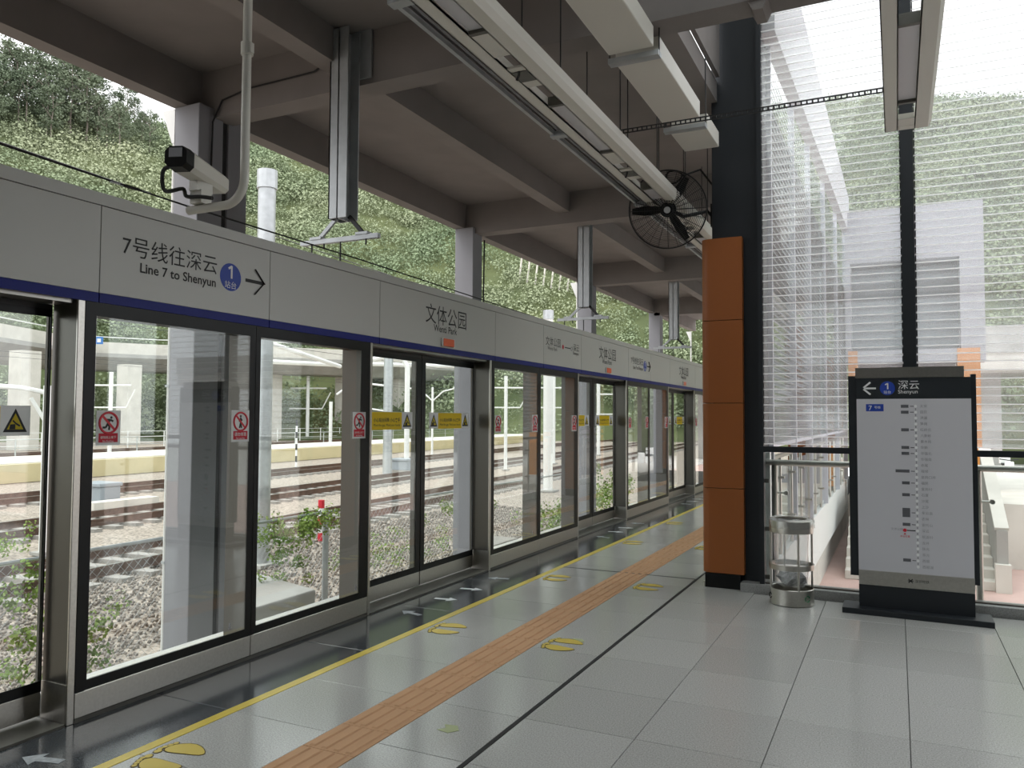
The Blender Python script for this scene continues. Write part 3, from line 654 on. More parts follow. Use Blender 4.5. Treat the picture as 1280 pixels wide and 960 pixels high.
for z in (.12, .55, .98): obj('glass_clamp', MB().box(-1.085, -1.045, .008, .045, zz(z), zz(z)+.035), steeld, lw)
obj('bottom_strip', MB().box(-1.08, 1.298, .0, .05, 0, .012), alu, lw)
# handrail behind the glass
t = thing('guard_rail', 'stainless handrail on round posts right behind the lower glass', 'handrail', (0, 7.65, 0))
obj('handrail', MB().tube([(-1.10, 0, 1.155), (3.0, 0, 1.155)], .028, 12), steel, t, smooth=True)
for x in (-1.02, .6, 2.2): obj('post', MB().tube([(x, 0, -.02), (x, 0, 1.13)], .027, 12), steel, t, smooth=True)
for x in (-1.02, .6, 2.2): obj('spigot', MB().tube([(x, 0, .88), (x+.11, 0, .88)], .009, 8).tube([(x+.10, -.02, .88), (x+.10, .02, .88)], .02, 10), steel, t)
obj('platform_ledge', MB().box(-1.10, 5.2, 7.605, 7.69, -1.2, -.02), palecon, label='pale concrete ledge just outside the glass wall', cat='ledge')

# ================================================================== WASTE BIN
t = thing('waste_bin', 'round stainless waste bin frame with a clear plastic bag', 'bin', (-.82, 7.12, 0)); R = .178
obj('base_drum', MB().lathe([(.0,.004),(R-.01,.0),(R,.006),(R,.134),(R-.004,.138),(R-.008,.134),(R-.008,.02),(0,.02)], 40), steel, t, smooth=True)
obj('top_rim', MB().lathe([(R-.006,.60),(R,.60),(R,.675),(R-.004,.70),(R-.03,.715),(R-.05,.712),(R-.05,.70),(R-.012,.67),(R-.006,.60)], 40), steel, t, smooth=True)
obj('middle_ring', MB().lathe([(R-.006,.295),(R+.003,.295),(R+.003,.338),(R-.006,.338),(R-.006,.295)], 40), steel, t)
for i in range(4):
    an = math.radians(25+90*i); obj('upright', MB().tube([(R*.97*math.cos(an), R*.97*math.sin(an), .13), (R*.97*math.cos(an), R*.97*math.sin(an), .61)], .009, 10), steel, t, smooth=True)
prof = [(.10,.15),(.128,.17),(.135,.3),(.138,.5),(.142,.66),(.15,.715),(.172,.722),(.184,.70),(.183,.64)]
mb = MB().lathe(prof, 36)
mb.v = [(x*(1+.05*math.sin(5*math.atan2(y, x)+z*20)*(1 if z < .66 else .3)), y*(1+.05*math.sin(7*math.atan2(y, x)-z*14)*(1 if z < .66 else .3)), z+(.006*math.sin(9*math.atan2(y, x)) if z > .66 else 0)) for x, y, z in mb.v]
obj('plastic_bag', mb, bagm, t, smooth=True)
lit = MB().lathe([(0, .16), (.07, .155), (.105, .18), (.11, .23), (.08, .27), (.03, .285), (0, .28)], 14)
lit.v = [(x*(1+.25*math.sin(3*math.atan2(y, x)+z*40)), y*(1+.25*math.cos(4*math.atan2(y, x)-z*30)), z) for x, y, z in lit.v]
obj('rubbish', lit, mat('dark_rubbish', (.10,.10,.11), .6, nscale=30, col2=(.5,.5,.5)), t)
for an in (math.radians(205), math.radians(-40)):
    mb = MB()
    for j in range(3):
        b0 = j*2.094
        P = lambda q, r: ((R+.001)*math.cos(an+q), (R+.001)*math.sin(an+q), .07+r)
        mb.tube([P(.13*math.cos(b0+.3+s*.5), .024*math.sin(b0+.3+s*.5)) for s in range(4)], .004, 5)
    obj('recycling_mark', mb, inkb if an > 3 else mat('green_print', (.02,.2,.08), .5), t)

# ================================================================== MAP SIGN
t = thing('map_sign', 'free-standing dark totem sign with a white line map', 'sign', (.11, 7.11, 0))
obj('base_plate', MB().prism([(-.528,-.14),(.528,-.16),(.528,.12),(-.528,.14)], 'z', 0, .045), darkm, t, bevel=.004)
obj('pedestal', MB().box(-.405, .412, -.035, .075, .045, .222), darkm, t)
obj('steel_band', MB().box(-.405, .412, -.042, .08, .222, .338), steel, t)
for x0, x1 in ((-.468, -.407), (.412, .447)): obj('side_fin', MB().box(x0, x1, -.02, .06, .285, 1.912), darkm, t)
obj('core', MB().box(-.407, .412, -.02, .06, .338, 1.89), darkm, t)
wp = obj('map_panel', MB().box(-.405, .410, -.040, -.02, .338, 1.722), mat('map_panel_white', (.58, .57, .60), .35), t)
hp = obj('top_panel', MB().box(-.405, .410, -.040, -.02, 1.725, 1.89), mat('dark_sign_face', (.022, .026, .03), .35), t)
obj('top_cap', MB().box(-.412, .365, -.045, .085, 1.893, 1.976), steel, t)
yq = -.0415
put_text('深云', .075, inkw, hp, (-.10, yq, 1.805), RY, .15); put_text('Shenyun', .03, inkw, hp, (-.10, yq, 1.765), RY, .14)
obj('platform_disc', MB().prism([(-.175+.056*math.cos(i*math.pi/14), 1.808+.056*math.sin(i*math.pi/14)) for i in range(28)], 'y', -.0413, -.04), bluep, hp)
obj('numeral', MB().box(-.178, -.168, yq-.0015, yq, 1.80, 1.85).bar((-.192, yq-.001, 1.836), (-.172, yq-.001, 1.848), .009, .001, (0,1,0)), inkw, hp); put_text('站台', .028, inkw, hp, (-.204, yq-.001, 1.766), RY)
obj('arrow', MB().bar((-.35, yq, 1.808), (-.26, yq, 1.808), .002, .014).bar((-.352, yq, 1.813), (-.30, yq, 1.858), .014, .002, (0,1,0)).bar((-.352, yq, 1.803), (-.30, yq, 1.758), .014, .002, (0,1,0)), inkw, hp)
obj('line_badge', MB().box(-.335, -.205, -.0413, -.04, 1.622, 1.68), bluep, wp); put_text('7', .055, inkw, wp, (-.318, yq-.001, 1.63), RY); put_text('号线', .024, inkw, wp, (-.275, yq-.001, 1.645), RY)
names = '太安 田贝 洪湖 笋岗 红岭北 八卦岭 黄木岗 华新 华强北 华强南 赤尾 福邻 皇岗口岸 福民 皇岗村 石厦 沙尾 上沙 车公庙 农林 安托山 深云 桃源村 龙井 珠光 茶光 西丽 西丽湖'.split()
z0, z1 = 1.662, .395; dz = (z0-z1)/27; xl = .025
line = MB().box(xl-.004, xl+.004, -.0410, -.04, z1, z0); dots = MB(); midg = mat('mid_grey_ink', (.10,.10,.11), .6)
for i, nme in enumerate(names):
    z = z0-dz*i
    dots.prism([(xl+.011*math.cos(a*math.pi/5), z+.013*math.sin(a*math.pi/5)) for a in range(10)], 'y', -.0416, -.04)
    put_text(nme, .026, inkg, wp, (xl+.03, yq, z-.008), RY, name='station_name')
    wd = {0: .055, 1: .055, 4: .055, 7: .055, 8: .055, 11: .10, 13: .055, 15: .055, 18: .055, 20: .055, 26: .055}.get(i)
    if wd:
        h = .036 if i == 18 else .012
        obj('transfer_box', MB().box(xl-.05-wd, xl-.05, -.0412, -.04, z-h, z+h), midg, wp); obj('transfer_tick', MB().box(xl-.04, xl-.012, -.0412, -.04, z-.003, z+.003), midg, wp)
obj('map_line', line, inkg, wp); obj('station_dots', dots, inkw, wp, kind='stuff')
zr = z0-dz*21
obj('here_mark', MB().prism([(-.065+.014*math.cos(a*math.pi/6), zr+.014*math.sin(a*math.pi/6)) for a in range(12)], 'y', -.0416, -.04).prism([(-.075, zr-.034), (-.055, zr-.034), (-.065, zr-.02)], 'y', -.0416, -.04), red, wp)
obj('branch_line', MB().box(-.05, xl-.014, -.0412, -.04, zr-.004, zr+.004), inkb, wp); put_text('文体公园', .02, inkg, wp, (-.165, yq, zr-.002), RY, .085); put_text('本站位置', .018, red, wp, (-.10, yq, zr-.055), RY, .07)
put_text('深圳地铁', .022, inkb, t, (0.0, -.0435, .272), RY, .10)
obj('emblem', MB().bar((-.045, -.043, .265), (-.015, -.043, .295), .007, .002, (0,1,0)).bar((-.045, -.043, .295), (-.015, -.043, .265), .007, .002, (0,1,0)).box(-.050, -.010, -.0434, -.042, .277, .283), inkb, t)

# ================================================================== REST OF THE HALL (behind and beside the camera)
obj('wall_back', MB().box(-5.62, 5.2, -6.2, -6, -.3, 6.8), dwall, kind='structure', loc=(0,0,0)); obj('wall_right', MB().box(5.2, 5.4, -6.2, 7.6, -.3, 6.8), dwall, kind='structure', loc=(0,0,0))

# ================================================================== OUTSIDE, RIGHT
obj('ground', MB().box(-1.5, 60, 7.9, 60, -1.4, -1.2), pave, kind='structure', loc=(0,0,0))
obj('road', MB().box(3.2, 60, 24, 95, -1.25, -1.17).box(-1.6, 60, 60, 95, -1.4, -1.19), road, kind='structure', loc=(0,0,0))
lav2 = mat('pale_fascia_paint', (.52, .52, .54), .6)
hl = thing('louvre_wall', 'side wall of glass louvres along the platform edge past the orange column', 'louvre wall', (-1.10, 0, 0))
YS = [8.0, 9.95, 11.9, 14.55, 17.6, 20.7]
for y in YS: obj('mullion', MB().box(-.04, .03, y-.03, y+.03, .13, 5.3+.065*(y-8)), colw, hl)
for a, b in zip(YS[:-1], YS[1:]):
    me = blade_mesh(b-a-.07); me.materials[0] = sideg; nb = int((5.2+.065*(a-8)-1.36)/PIT)
    if b < 12:
        for i in range(nb): inst('louvre_blade', me, hl, (0, a+.035, 1.365+PIT*i), (0, 0, math.pi/2))
    else:
        V0 = np.array([v.co[:] for v in me.vertices]); V0 = np.stack([-V0[:, 1], V0[:, 0]+a+.035, V0[:, 2]+1.365], 1); F0 = np.array([p.vertices[:] for p in me.polygons])
        VV = (V0[None]+np.stack([np.zeros(nb), np.zeros(nb), PIT*np.arange(nb)], 1)[:, None]).reshape(-1, 3); FF = (F0[None]+np.arange(nb)[:, None, None]*len(V0)).reshape(-1, 4)
        obj('far_blades', numpy_mesh('far_blades', VV, FF), sideg, hl, kind='stuff')
obj('sill_bar', MB().box(-.03, .02, 8.0, 20.7, 1.28, 1.32), colw, hl)
obj('fascia', MB().prism([(7.62, 5.2), (20.8, 6.07), (20.8, 6.95), (7.62, 6.5)], 'x', -.02, .12), lav2, hl)
t = thing('balustrade', 'steel baluster railing on the white platform edge below the side louvres', 'balustrade', (-1.13, 7.7, .126))
for i in range(13):
    y = .15+i*1.0; b_ = obj('baluster', MB().tube([(0, y, 0), (0, y, 1.03)], .02, 8), steel, t); obj('clamp', MB().box(-.02, .05, y-.04, y+.04, .30, .325), steel, b_); obj('clamp', MB().box(-.02, .05, y-.04, y+.04, .80, .825), steel, b_)
    if i < 12: obj('glass_pane', MB().box(-.005, .005, y+.05, y+.95, .08, .95), railg, t)
obj('handrail', MB().tube([(0, 0, 1.04), (0, 13, 1.04)], .025, 8), steel, t); obj('end_post', MB().box(-.02, .065, -.02, .06, -.2, 1.12), white, t)
t = thing('platform_edge', 'white painted platform edge band over a beige wall below the balustrade', 'platform edge', (-1.10, 7.91, -1.2))
obj('edge_band', MB().box(-.09, 0, 0, 13, .62, 1.326), white, t); obj('base_wall', MB().box(-.4, -.1, 0, 16, 0, .87), palecon, t)
# stairs
t = thing('outdoor_stairs', 'pale concrete stairs rising away behind the map sign', 'stairs', (0, 15, -1.2))
for k in range(8): obj('step', MB().box(-.85, 1.42, .3*k, .3*k+.32, 0 if k == 0 else .15*k-.02, .15*(k+1)), palecon, t, bevel=.01)
obj('landing', MB().box(-.85, 3.4, 2.4, 12, 0, 1.2), palecon, t)
for x0, x1 in ((1.42, 1.58),):
    obj('parapet', MB().prism([(0, 0), (2.6, 0), (2.6, 2.15), (.1, .98), (0, .98)], 'x', x0, x1), greycon if x0 > 0 else white, t); obj('coping', MB().bar(((x0+x1)/2, .05, 1.0), ((x0+x1)/2, 2.65, 2.22), .2, .05), palecon, t)
    obj('newel', MB().box(x0-.03, x1+.03, -.12, .06, 0, .45), palecon, t)
# white portal with orange columns
t = thing('entrance_portal', 'white entrance portal frame with orange column bases beyond the stairs', 'building', (0, 20, 0))
obj('frame', MB().box(-1.05, 1.77, 0, .5, 5.2, 6.42).box(-1.05, -.93, 0, .5, 3.15, 5.2).box(1.30, 1.77, 0, .5, 3.15, 5.2).box(-1.05, 1.77, .0, .5, 2.85, 3.15), lav, t)
for x0, x1 in ((-1.0, -.80), (1.22, 1.66)): obj('orange_cladding', MB().box(x0, x1, -.03, .45, 0, 3.15), mat('sun_brightened_orange', (.60, .24, .05), .5), t)  # brighter copy of the orange cladding, sunlight put into its colour
obj('wall_panel', MB().box(-.8, 1.22, .6, .75, 0, 2.85), lav, t); obj('canopy_roof', MB().box(-.93, 1.3, .5, 6, 5.6, 5.8), lav, t); obj('dark_glazing', MB().box(-.93, 1.3, .55, .6, 2.85, 5.2), mat('dark_window', (.20, .22, .23), .3), t)
# small far steps, viaduct on the right, parked scooter
t = thing('kerb_steps', 'short flight of pale steps beside the pink paving', 'steps', (3.3, 24, -1.2))
for k in range(4): obj('step', MB().box(0, 1.6-.1*k, .4*k, 4, .16*k, .16*(k+1)), palecon, t)
t = thing('road_viaduct', 'grey road viaduct crossing behind the forecourt on wide piers', 'viaduct', (12, 52, -1.2))
obj('deck', MB().box(-10, 40, 0, 9, 5.6, 7.2), palecon, t); obj('parapet', MB().box(-10, 40, -.2, 0, 6.6, 8.1), greycon, t)
for x in (-8, -2.5, 5, 14): obj('pier', MB().box(x, x+1.6, 3, 5, 0, 5.6), greycon, t)
t = thing('parked_scooter', 'small white scooter parked in front of the viaduct piers', 'scooter', (4.25, 40, -1.17)); sc = white
obj('wheel', MB().tube([(-.05+.26*0, .0, .25), (.05, .0, .25)], .25, 16).shift((0,-.6,0)), rubber, t); obj('wheel', MB().tube([(-.05, .6, .25), (.05, .6, .25)], .25, 16), rubber, t)
obj('body', MB().prism([(-.75,.45),(-.55,.3),(.2,.25),(.55,.45),(.9,.55),(.85,.8),(.1,.78),(-.1,.42),(-.45,.5),(-.6,1.0),(-.7,1.0)], 'x', -.17, .17), sc, t, bevel=.04); obj('seat', MB().box(-.16, .16, .1, .85, .78, .88), rubber, t); obj('handlebar', MB().tube([(-.35,-.55,1.1),(0,-.62,1.05),(.35,-.55,1.1)], .02, 8), blackm, t); obj('top_box', MB().box(-.2, .2, .8, 1.15, .85, 1.2), sc, t)

# ================================================================== OUTSIDE, LEFT: railway yard
obj('ground', MB().box(-130, -4.32, -40, 200, -1.4, -1.22), ballast, kind='structure', loc=(0,0,0))
obj('platform_edge', MB().box(-4.40, -4.32, -4, 24, -1.2, .0).box(-4.42, -3.96, -4, 24, -.06, -.013), mat('white_edge_paint', (.72,.71,.68), .7, noise=.1, nscale=6), label='white painted concrete platform edge outside the screens', cat='platform edge')
obj('concrete_block', MB().prism([(-8.0, 8.45), (-6.63, 8.0), (-6.6, 6.6), (-7.4, 6.5)], 'z', -1.22, -.62), greycon, label='low weathered concrete slab block on the ballast beyond the screens', cat='concrete block', bevel=.02)
obj('concrete_block', MB().box(-7.2, -6.6, 12.9, 13.9, -1.22, -.75), sleeper_m, label='small ribbed concrete block beside a column on the ballast', cat='concrete block', bevel=.03)
# ballast stones
n = 30000
P = np.stack([rng.uniform(-12.2, -4.45, n), 2.2+rng.uniform(0, 1, n)**1.3*20, np.full(n, -1.2)], 1)
blk = ((P[:,0] > -8.1) & (P[:,0] < -6.5) & (P[:,1] > 6.4) & (P[:,1] < 8.5)) | ((P[:,0] > -7.3) & (P[:,0] < -6.5) & (P[:,1] > 12.8) & (P[:,1] < 14.0))
for yc in (4.8, 9.65, 14.45, 19.4): blk |= (P[:,0] > -5.7) & (P[:,0] < -5.25) & (P[:,1] > yc-.06) & (P[:,1] < yc+(.62 if yc == 4.8 else .33))
P = P[~blk]; n = len(P)
ico = bmesh.new(); bmesh.ops.create_icosphere(ico, subdivisions=1, radius=1); iv = np.array([v.co[:] for v in ico.verts]); it = np.array([[v.index for v in f.verts] for f in ico.faces]); ico.free()
iv0 = iv[:12] if len(iv) >= 12 else iv
bm0 = bmesh.new(); bmesh.ops.create_icosphere(bm0, subdivisions=1, radius=1.0)
S = rng.uniform(.012, .03, (n, 1, 1))*rng.uniform(.6, 1.3, (n, 1, 3)); V = (iv[None]*S*(1+rng.normal(0, .12, (n, len(iv), 1))))+P[:, None]; V[..., 2] += rng.uniform(-.01, .03, (n, 1))
Q = (it[None]+np.arange(n)[:, None, None]*len(iv)).reshape(-1, 3); bm0.free()
obj('ballast_stones', numpy_mesh('ballast_stones', V.reshape(-1, 3), Q), stone, label='loose grey ballast stones heaped beside the platform', cat='ballast', kind='stuff')
TA = math.atan(.09)
def track(X, Y, y0, y1, sleepers, lb):
    t = thing('railway_track', lb, 'railway track', (X, Y, -1.2), TA)
    for s in (-1, 1):
        x = s*.7525
        r = obj('rail', MB().box(x-.07, x+.07, y0, y1, .06, .075).box(x-.009, x+.009, y0, y1, .07, .20).box(x-.036, x+.036, y0, y1, .19, .225), rust, t); obj('rail_head', MB().box(x-.030, x+.030, y0, y1, .225, .229), railtop, r)
    if sleepers:
        me = MB().box(-1.25, 1.25, -.12, .12, -.05, .06).mesh('sleeper'); me.materials.append(sleeper_m)
        y = y0+.3
        while y < min(y1, y0+sleepers*.62): inst('sleeper', me, t, (0, y, 0)); y += .62
    return t
track(-13.0, 11, -14, 110, 120, 'rusty railway track closest to the platform screens'); track(-18.3, 11.5, -14, 110, 110, 'rusty railway track second from the platform screens'); track(-26.0, 25, -40, 100, 100, 'rusty railway track against the cream low wall')
for i, X in enumerate((-44, -49, -54)): track(X, 40, -60, 110, 0, ('railway track just beyond the cream path', 'railway track in the middle of the far yard', 'railway track farthest from the platform')[i])
t = thing('yard_path', 'raised pale path with a cream side wall between the tracks', 'path', (-33.5, 30, -1.2), TA)
obj('side_wall', MB().box(0, .25, -50, 100, 0, .75), creamcon, t); obj('path_top', MB().box(-5, 0, -50, 100, 0, .80), palecon, t); obj('grass_verge', MB().box(-8, -5, -50, 100, 0, .6), mat('dry_grass', (.45,.40,.22), 1., noise=.2, nscale=.8), t)
def fence(X, Y0, Y1, step, h, rz, lb, loc, mesh=True, mt=galv, wr=.0022, pr=.035):
    t = thing('yard_fence', lb, 'fence', loc, rz); y = Y0
    while y <= Y1: obj('post', MB().tube([(0, y, 0), (0, y, h)], pr, 8), mt, t); y += step
    obj('top_rail', MB().tube([(0, Y0, h-.03), (0, Y1, h-.03)], pr*.45, 6), mt, t)
    if mesh:
        mb = MB(); y = Y0-h
        while y < Y1:
            a0 = max(y, Y0); a1 = min(y+h*.95, Y1)
            if a1 > a0: mb.bar((0, a0, a0-y+.03), (0, a1, a1-y+.03), wr, wr); mb.bar((0, a0, h-(a0-y)-.03), (0, a1, h-(a1-y)-.03), wr, wr)
            y += .11
        obj('wire_mesh', mb, mt, t, kind='stuff')
    else:
        for z in (h*.35, h*.68): obj('rail', MB().tube([(0, Y0, z), (0, Y1, z)], pr*.4, 5), mt, t)
fence(0, -3.0, 14.5, 2.5, 1.40, 0, 'grey chain link fence on the ballast beyond the screens', (-7.5, 4.75, -1.2), pr=.045)
fence(0, -40, 60, 4, 1.5, TA, 'thin grey rail fence along the far edge of the cream path', (-42.3, 34, -1.2), False, pr=.04); fence(0, -40, 70, 4, 1.5, TA, 'thin pale rail fence before the wooded slope', (-58, 42, -1.2), False, white, pr=.05)
# masts and posts
def mast(name, lb, p, h, r, mt=white, arms=(), cap=False, r1=None):
    t = thing(name, lb, 'mast', p)
    obj('pole', MB().tube([(0,0,0),(0,0,h)], [r, r1 or r], 14), mt, t, smooth=True); obj('foot_plate', MB().box(-r*1.8, r*1.8, -r*1.8, r*1.8, 0, .06), greycon, t)
    if cap: obj('cap', MB().tube([(0,0,h-.35),(0,0,h)], r*1.15, 14), galv, t)
    for a in arms: obj('arm', MB().tube([Vector(q) for q in a[1]], a[0], 7), white, t)
    return t
def at(x, y, z, depth=None):
    if depth is None: return onz(x, y, z)
    d = ray(x, y); return Vector((d.x, d.y, 0))*(depth/math.hypot(d.x, d.y))+Vector((0,0,z))
def htop(p, y, x):      # height for a mast at p so that its top shows at pixel row y
    d = ray(x, y); return CAMH+d.z*math.hypot(p.x, p.y)/math.hypot(d.x, d.y)-p.z
p = at(329, 500, -1.2, 15.5); mast('catenary_mast', 'thick silver round mast with a capped top beside the twin columns', p, htop(p, 213, 329), .165, galv, cap=True)
p = at(55, 693, -1.2); h = htop(p, 482, 58); mast('signal_post', 'square white post with a side bracket between the tracks', p, h, .10, white, [(.05, [(0,0,h-.15),(-.4,-.3,h-.05),(-.9,-.75,h)]), (.04, [(0,0,h-.8),(-.25,-.2,h-.25)])])
p = at(484, 595, -1.2); h = htop(p, 430, 484); mast('catenary_mast', 'thick pale blue catenary mast with coiled cables', p, h, .22, galv, [(.05, [(0,0,h-2),(-1.6,-.5,h-1.8),(-2.4,-.8,h-2.4)]), (.04, [(0,0,h-3.2),(-2,-.6,h-2.9)]), (.03, [(-1.2+.6*math.cos(i*.63), -.4, h-3.4+.6*math.sin(i*.63)) for i in range(11)])])
p = at(685, 540, -1.2, 30); mast('catenary_mast', 'white mast with its top just above the header panels', p, htop(p, 388, 685), .18, white, cap=True)
p = at(508, 590, -1.2, 42); h = htop(p, 458, 507); mast('catenary_mast', 'white mast with a curved top arm', p, h, .14, white, [(.14, [(0,0,h-.1),(-.2,-.1,h+.4),(-1.2,-.4,h+.5),(-3.2,-1,h+.1)])])
p = at(540, 570, -1.2); h = htop(p, 484, 541); mast('lamp_post', 'white yard lamp post with two upswept arms', p, h, .08, white, [(.05, [(0,0,h-1),(.7,.3,h-.3),(1.6,.7,h-.05)]), (.05, [(0,0,h-1),(-.7,-.3,h-.3),(-1.6,-.7,h-.05)]), (.11, [(1.4,.6,h-.08),(2.1,.9,h+.05)])])
for (x, yb, yt, d, lb) in ((346, 548, 474, None, 'plain white pole before the wooded slope'), (384, 550, 470, None, 'white catenary mast with two crossarms before the wooded slope'), (137, 555, 465, 58, 'twin white catenary mast below the curved viaduct'), (632, 560, 470, 42, 'white lattice catenary mast seen in the second fixed screen'), (692, 560, 470, 48, 'pale mast seen beside the mirrored column'), (662, 580, 515, 44, 'white equipment post with a small box'), (413, 550, 502, 85, 'small lamp pole at the foot of the slope'), (748, 560, 478, 60, 'white mast with a flag bracket in the far sliding door')):
    p = at(x, yb, -1.2, d); h = htop(p, yt, x); s = math.hypot(p.x, p.y)/60
    mast('catenary_mast', lb, p, h, .13*s, white, [(.06*s, [(-1.2*s,-.5*s,h-.9*s),(1.3*s,.5*s,h-.9*s)]), (.05*s, [(-1.3*s,-.5*s,h-2.4*s),(1.0*s,.4*s,h-2.4*s)]), (.04*s, [(1.0*s,.4*s,h-2.4*s),(1.6*s,.6*s,h-1.2*s)])] if 'plain' not in lb and 'small' not in lb else [])
p = onz(370, 585, -1.2); t = thing('marker_post', 'thin black and white striped marker post', 'post', p); H = htop(p, 525, 371)
for i in range(8): obj('band', MB().tube([(0,0,H*i/8),(0,0,H*(i+1)/8)], .055, 8), inkb if i % 2 else inkw, t)
p = onz(401, 676, -1.2); t = thing('marker_post', 'short red and white striped marker post on the ballast', 'post', p); H = htop(p, 625, 401)
for i in range(5): obj('band', MB().tube([(0,0,H*i/5),(0,0,H*(i+1)/5)], .07, 8), inkw if i % 2 else red, t)
for (x, y, lb) in ((124, 632, 'grey point machine box beside the second track'), (503, 591, 'grey equipment box beside the thick catenary mast')):
    p = onz(x, y, -1.2); t = thing('equipment_box', lb, 'equipment box', p); g_ = mat('equipment_grey', (.30,.33,.36), .5)
    obj('case', MB().box(-.5,.5,-.35,.35,.15,.6), g_, t, bevel=.03); obj('lid', MB().box(-.54,.54,-.4,.4,.6,.72), g_, t, bevel=.03); obj('plinth', MB().box(-.8,.8,-.5,.5,0,.15), sleeper_m, t)
obj('cable_trough', MB().bar(onz(110,635,-1.1), onz(192,626,-1.1), .5, .3), palecon, label='pale concrete cable trough between the tracks', cat='cable trough')
# overhead wires
for i, (dx, z) in enumerate(((-13, 5.0), (-13, 5.9), (-18.3, 5.0), (-18.3, 5.9), (-26, 5.1), (-26, 6.0), (-44, 5.2), (-49, 5.3))):
    obj('overhead_wire', MB().tube([(dx+.9, 0, z), (dx-9, 110, z)], .012, 4), blackm, label='thin dark overhead wire strung above the railway tracks', cat='wire', group='overhead wires')
# gantry beams
for (x0, y0, x1, y1, d, lb) in ((325, 425, 425, 458, 45, 'white lattice gantry arm crossing the view of the viaduct'), (336, 452, 420, 456, 50, 'white horizontal gantry tube below the viaduct'), (462, 455, 570, 458, 55, 'white horizontal gantry tube in the sliding doors')):
    a, b = at(x0, y0, 0, d), at(x1, y1, 0, d+6); a.z = htop(Vector((a.x,a.y,0)), y0, x0); b.z = htop(Vector((b.x,b.y,0)), y1, x1)
    obj('gantry_arm', MB().tube([a, b], .14, 8), white, label=lb, cat='gantry')
# curved viaduct on the left
vt = thing('road_viaduct', 'long curved concrete viaduct running along the foot of the wooded hill', 'viaduct', (-60, 50, -1.2))
ZT = 9.5; path = []
for x, y in ((-160, 372), (-60, 392), (0, 404), (65, 416), (120, 427), (200, 431), (330, 433), (425, 437), (560, 448), (700, 462), (820, 478)):
    d = ray(x, y); tt = (ZT-CAMH)/d.z; path.append(Vector((d.x*tt+60, d.y*tt-50, ZT+1.2)))
def sweep(prof):
    mb = MB(); k = len(prof)
    for i, p in enumerate(path):
        dd = (path[min(i+1, len(path)-1)]-path[max(i-1, 0)]).normalized(); sd = Vector((-dd.y, dd.x, 0))
        for u, z in prof: q = p+sd*u; mb.v.append((q.x, q.y, q.z+z))
    for i in range(len(path)-1):
        for j in range(k): mb.f.append((i*k+j, i*k+(j+1) % k, (i+1)*k+(j+1) % k, (i+1)*k+j))
    return mb
obj('parapet', sweep([(0,0),(.3,0),(.3,-1.2),(0,-1.2)]), palecon, vt); obj('deck', sweep([(-.1,-1.2),(9,-1.2),(9,-1.6),(7,-2.9),(2,-2.9),(-.1,-1.6)]), greycon, vt)
obj('rail', sweep([(.05,.6),(.15,.6),(.15,.5),(.05,.5)]), white, vt)
for x, d in ((30, 74), (161, 88), (-90, 66), (260, 95), (340, 98), (430, 102), (496, 105), (570, 112)):
    p = at(x, 500, -1.2, d); obj('pier', MB().box(-.8, .8, -.8, .8, 0, 7.9).shift((p.x+60, p.y-50, 0)), palecon, vt)
bs = mat('blue_sign', (.05, .2, .55), .5)
for i, x in enumerate((344, 360, 376, 392, 408, 423, 471, 503, 534, 560, 124)):
    d = ray(x, 443); p = path[6] if 0 else None
    yv = 443 if x != 124 else 424
    tt = (ZT-.3-CAMH)/ray(x, yv).z*.985; q = Vector((ray(x, yv).x*tt, ray(x, yv).y*tt, ZT-.9))
    s_ = thing('viaduct_sign', 'small square blue sign hung on the viaduct parapet', 'sign', q, math.radians(35), group='blue signs on the viaduct')
    obj('plate', MB().box(-.36,.36,-.03,.03,0,.72), bs, s_); obj('face', MB().box(-.17,.17,-.05,-.03,.18,.54), inkw, s_)

# ================================================================== HILL
RID = []
for x, y in ((-500, 60), (-150, 105), (0, 124), (100, 140), (190, 158), (216, 163), (300, 158), (450, 165), (700, 170), (870, 160), (960, 138), (1100, 128), (1280, 134), (1700, 140)):
    d = ray(x, y); RID.append((math.degrees(math.atan2(-d.x, d.y)), math.degrees(math.atan(d.z/math.hypot(d.x, d.y)))))
RID = np.array(sorted(RID)).T
def hill_h(th, r):
    """height of the hill at azimuth th (from +Y towards -X) and distance r"""
    thd = np.degrees(th)
    r0 = np.where(thd > 12, 100., 62.+38*np.clip((thd+2)/14, 0, 1)); r1 = 195.
    el = np.interp(thd, RID[0], RID[1])
    top = np.tan(np.radians(el))*r1+1.55
    s = np.clip((r-r0)/(r1-r0), -.1, 1); 
    z = -1.3+(top+1.3)*(s**.92*np.sign(np.maximum(s, 0))) if False else -1.3+(top+1.3)*np.maximum(s, 0)**.9
    z = np.where(r > r1, top-(r-r1)*.25, z)
    return z+1.2*np.sin(th*40+r*.13)*np.clip(s*3, 0, 1)*np.clip((1-s)*4, .2, 1)
nt_, nr_ = 150, 40
TH = np.radians(np.linspace(-35, 105, nt_)); RR = np.linspace(58, 250, nr_)
tg, rg = np.meshgrid(TH, RR, indexing='ij'); zg = hill_h(tg, rg)
V = np.stack([-np.sin(tg)*rg, np.cos(tg)*rg, zg], -1).reshape(-1, 3)
i, j = np.meshgrid(np.arange(nt_-1), np.arange(nr_-1), indexing='ij'); b = (i*nr_+j).ravel(); Q = np.stack([b, b+1, b+nr_+1, b+nr_], 1)
hill = obj('hill', numpy_mesh('hill', V, Q), soil, kind='structure')
n = 6200
th = np.radians(rng.uniform(-10, 63, n)); r = np.sqrt(rng.uniform(64**2, 197**2, n)); z = hill_h(th, r); keep = z > -.9; th, r, z = th[keep], r[keep], z[keep]
C = np.stack([-np.sin(th)*r, np.cos(th)*r, z+.5], 1); s = rng.uniform(1.2, 3.0, len(C))*(1+.25*(r > 150)); Rr = np.stack([s, s, s*rng.uniform(.6, 1.0, len(C))], 1)
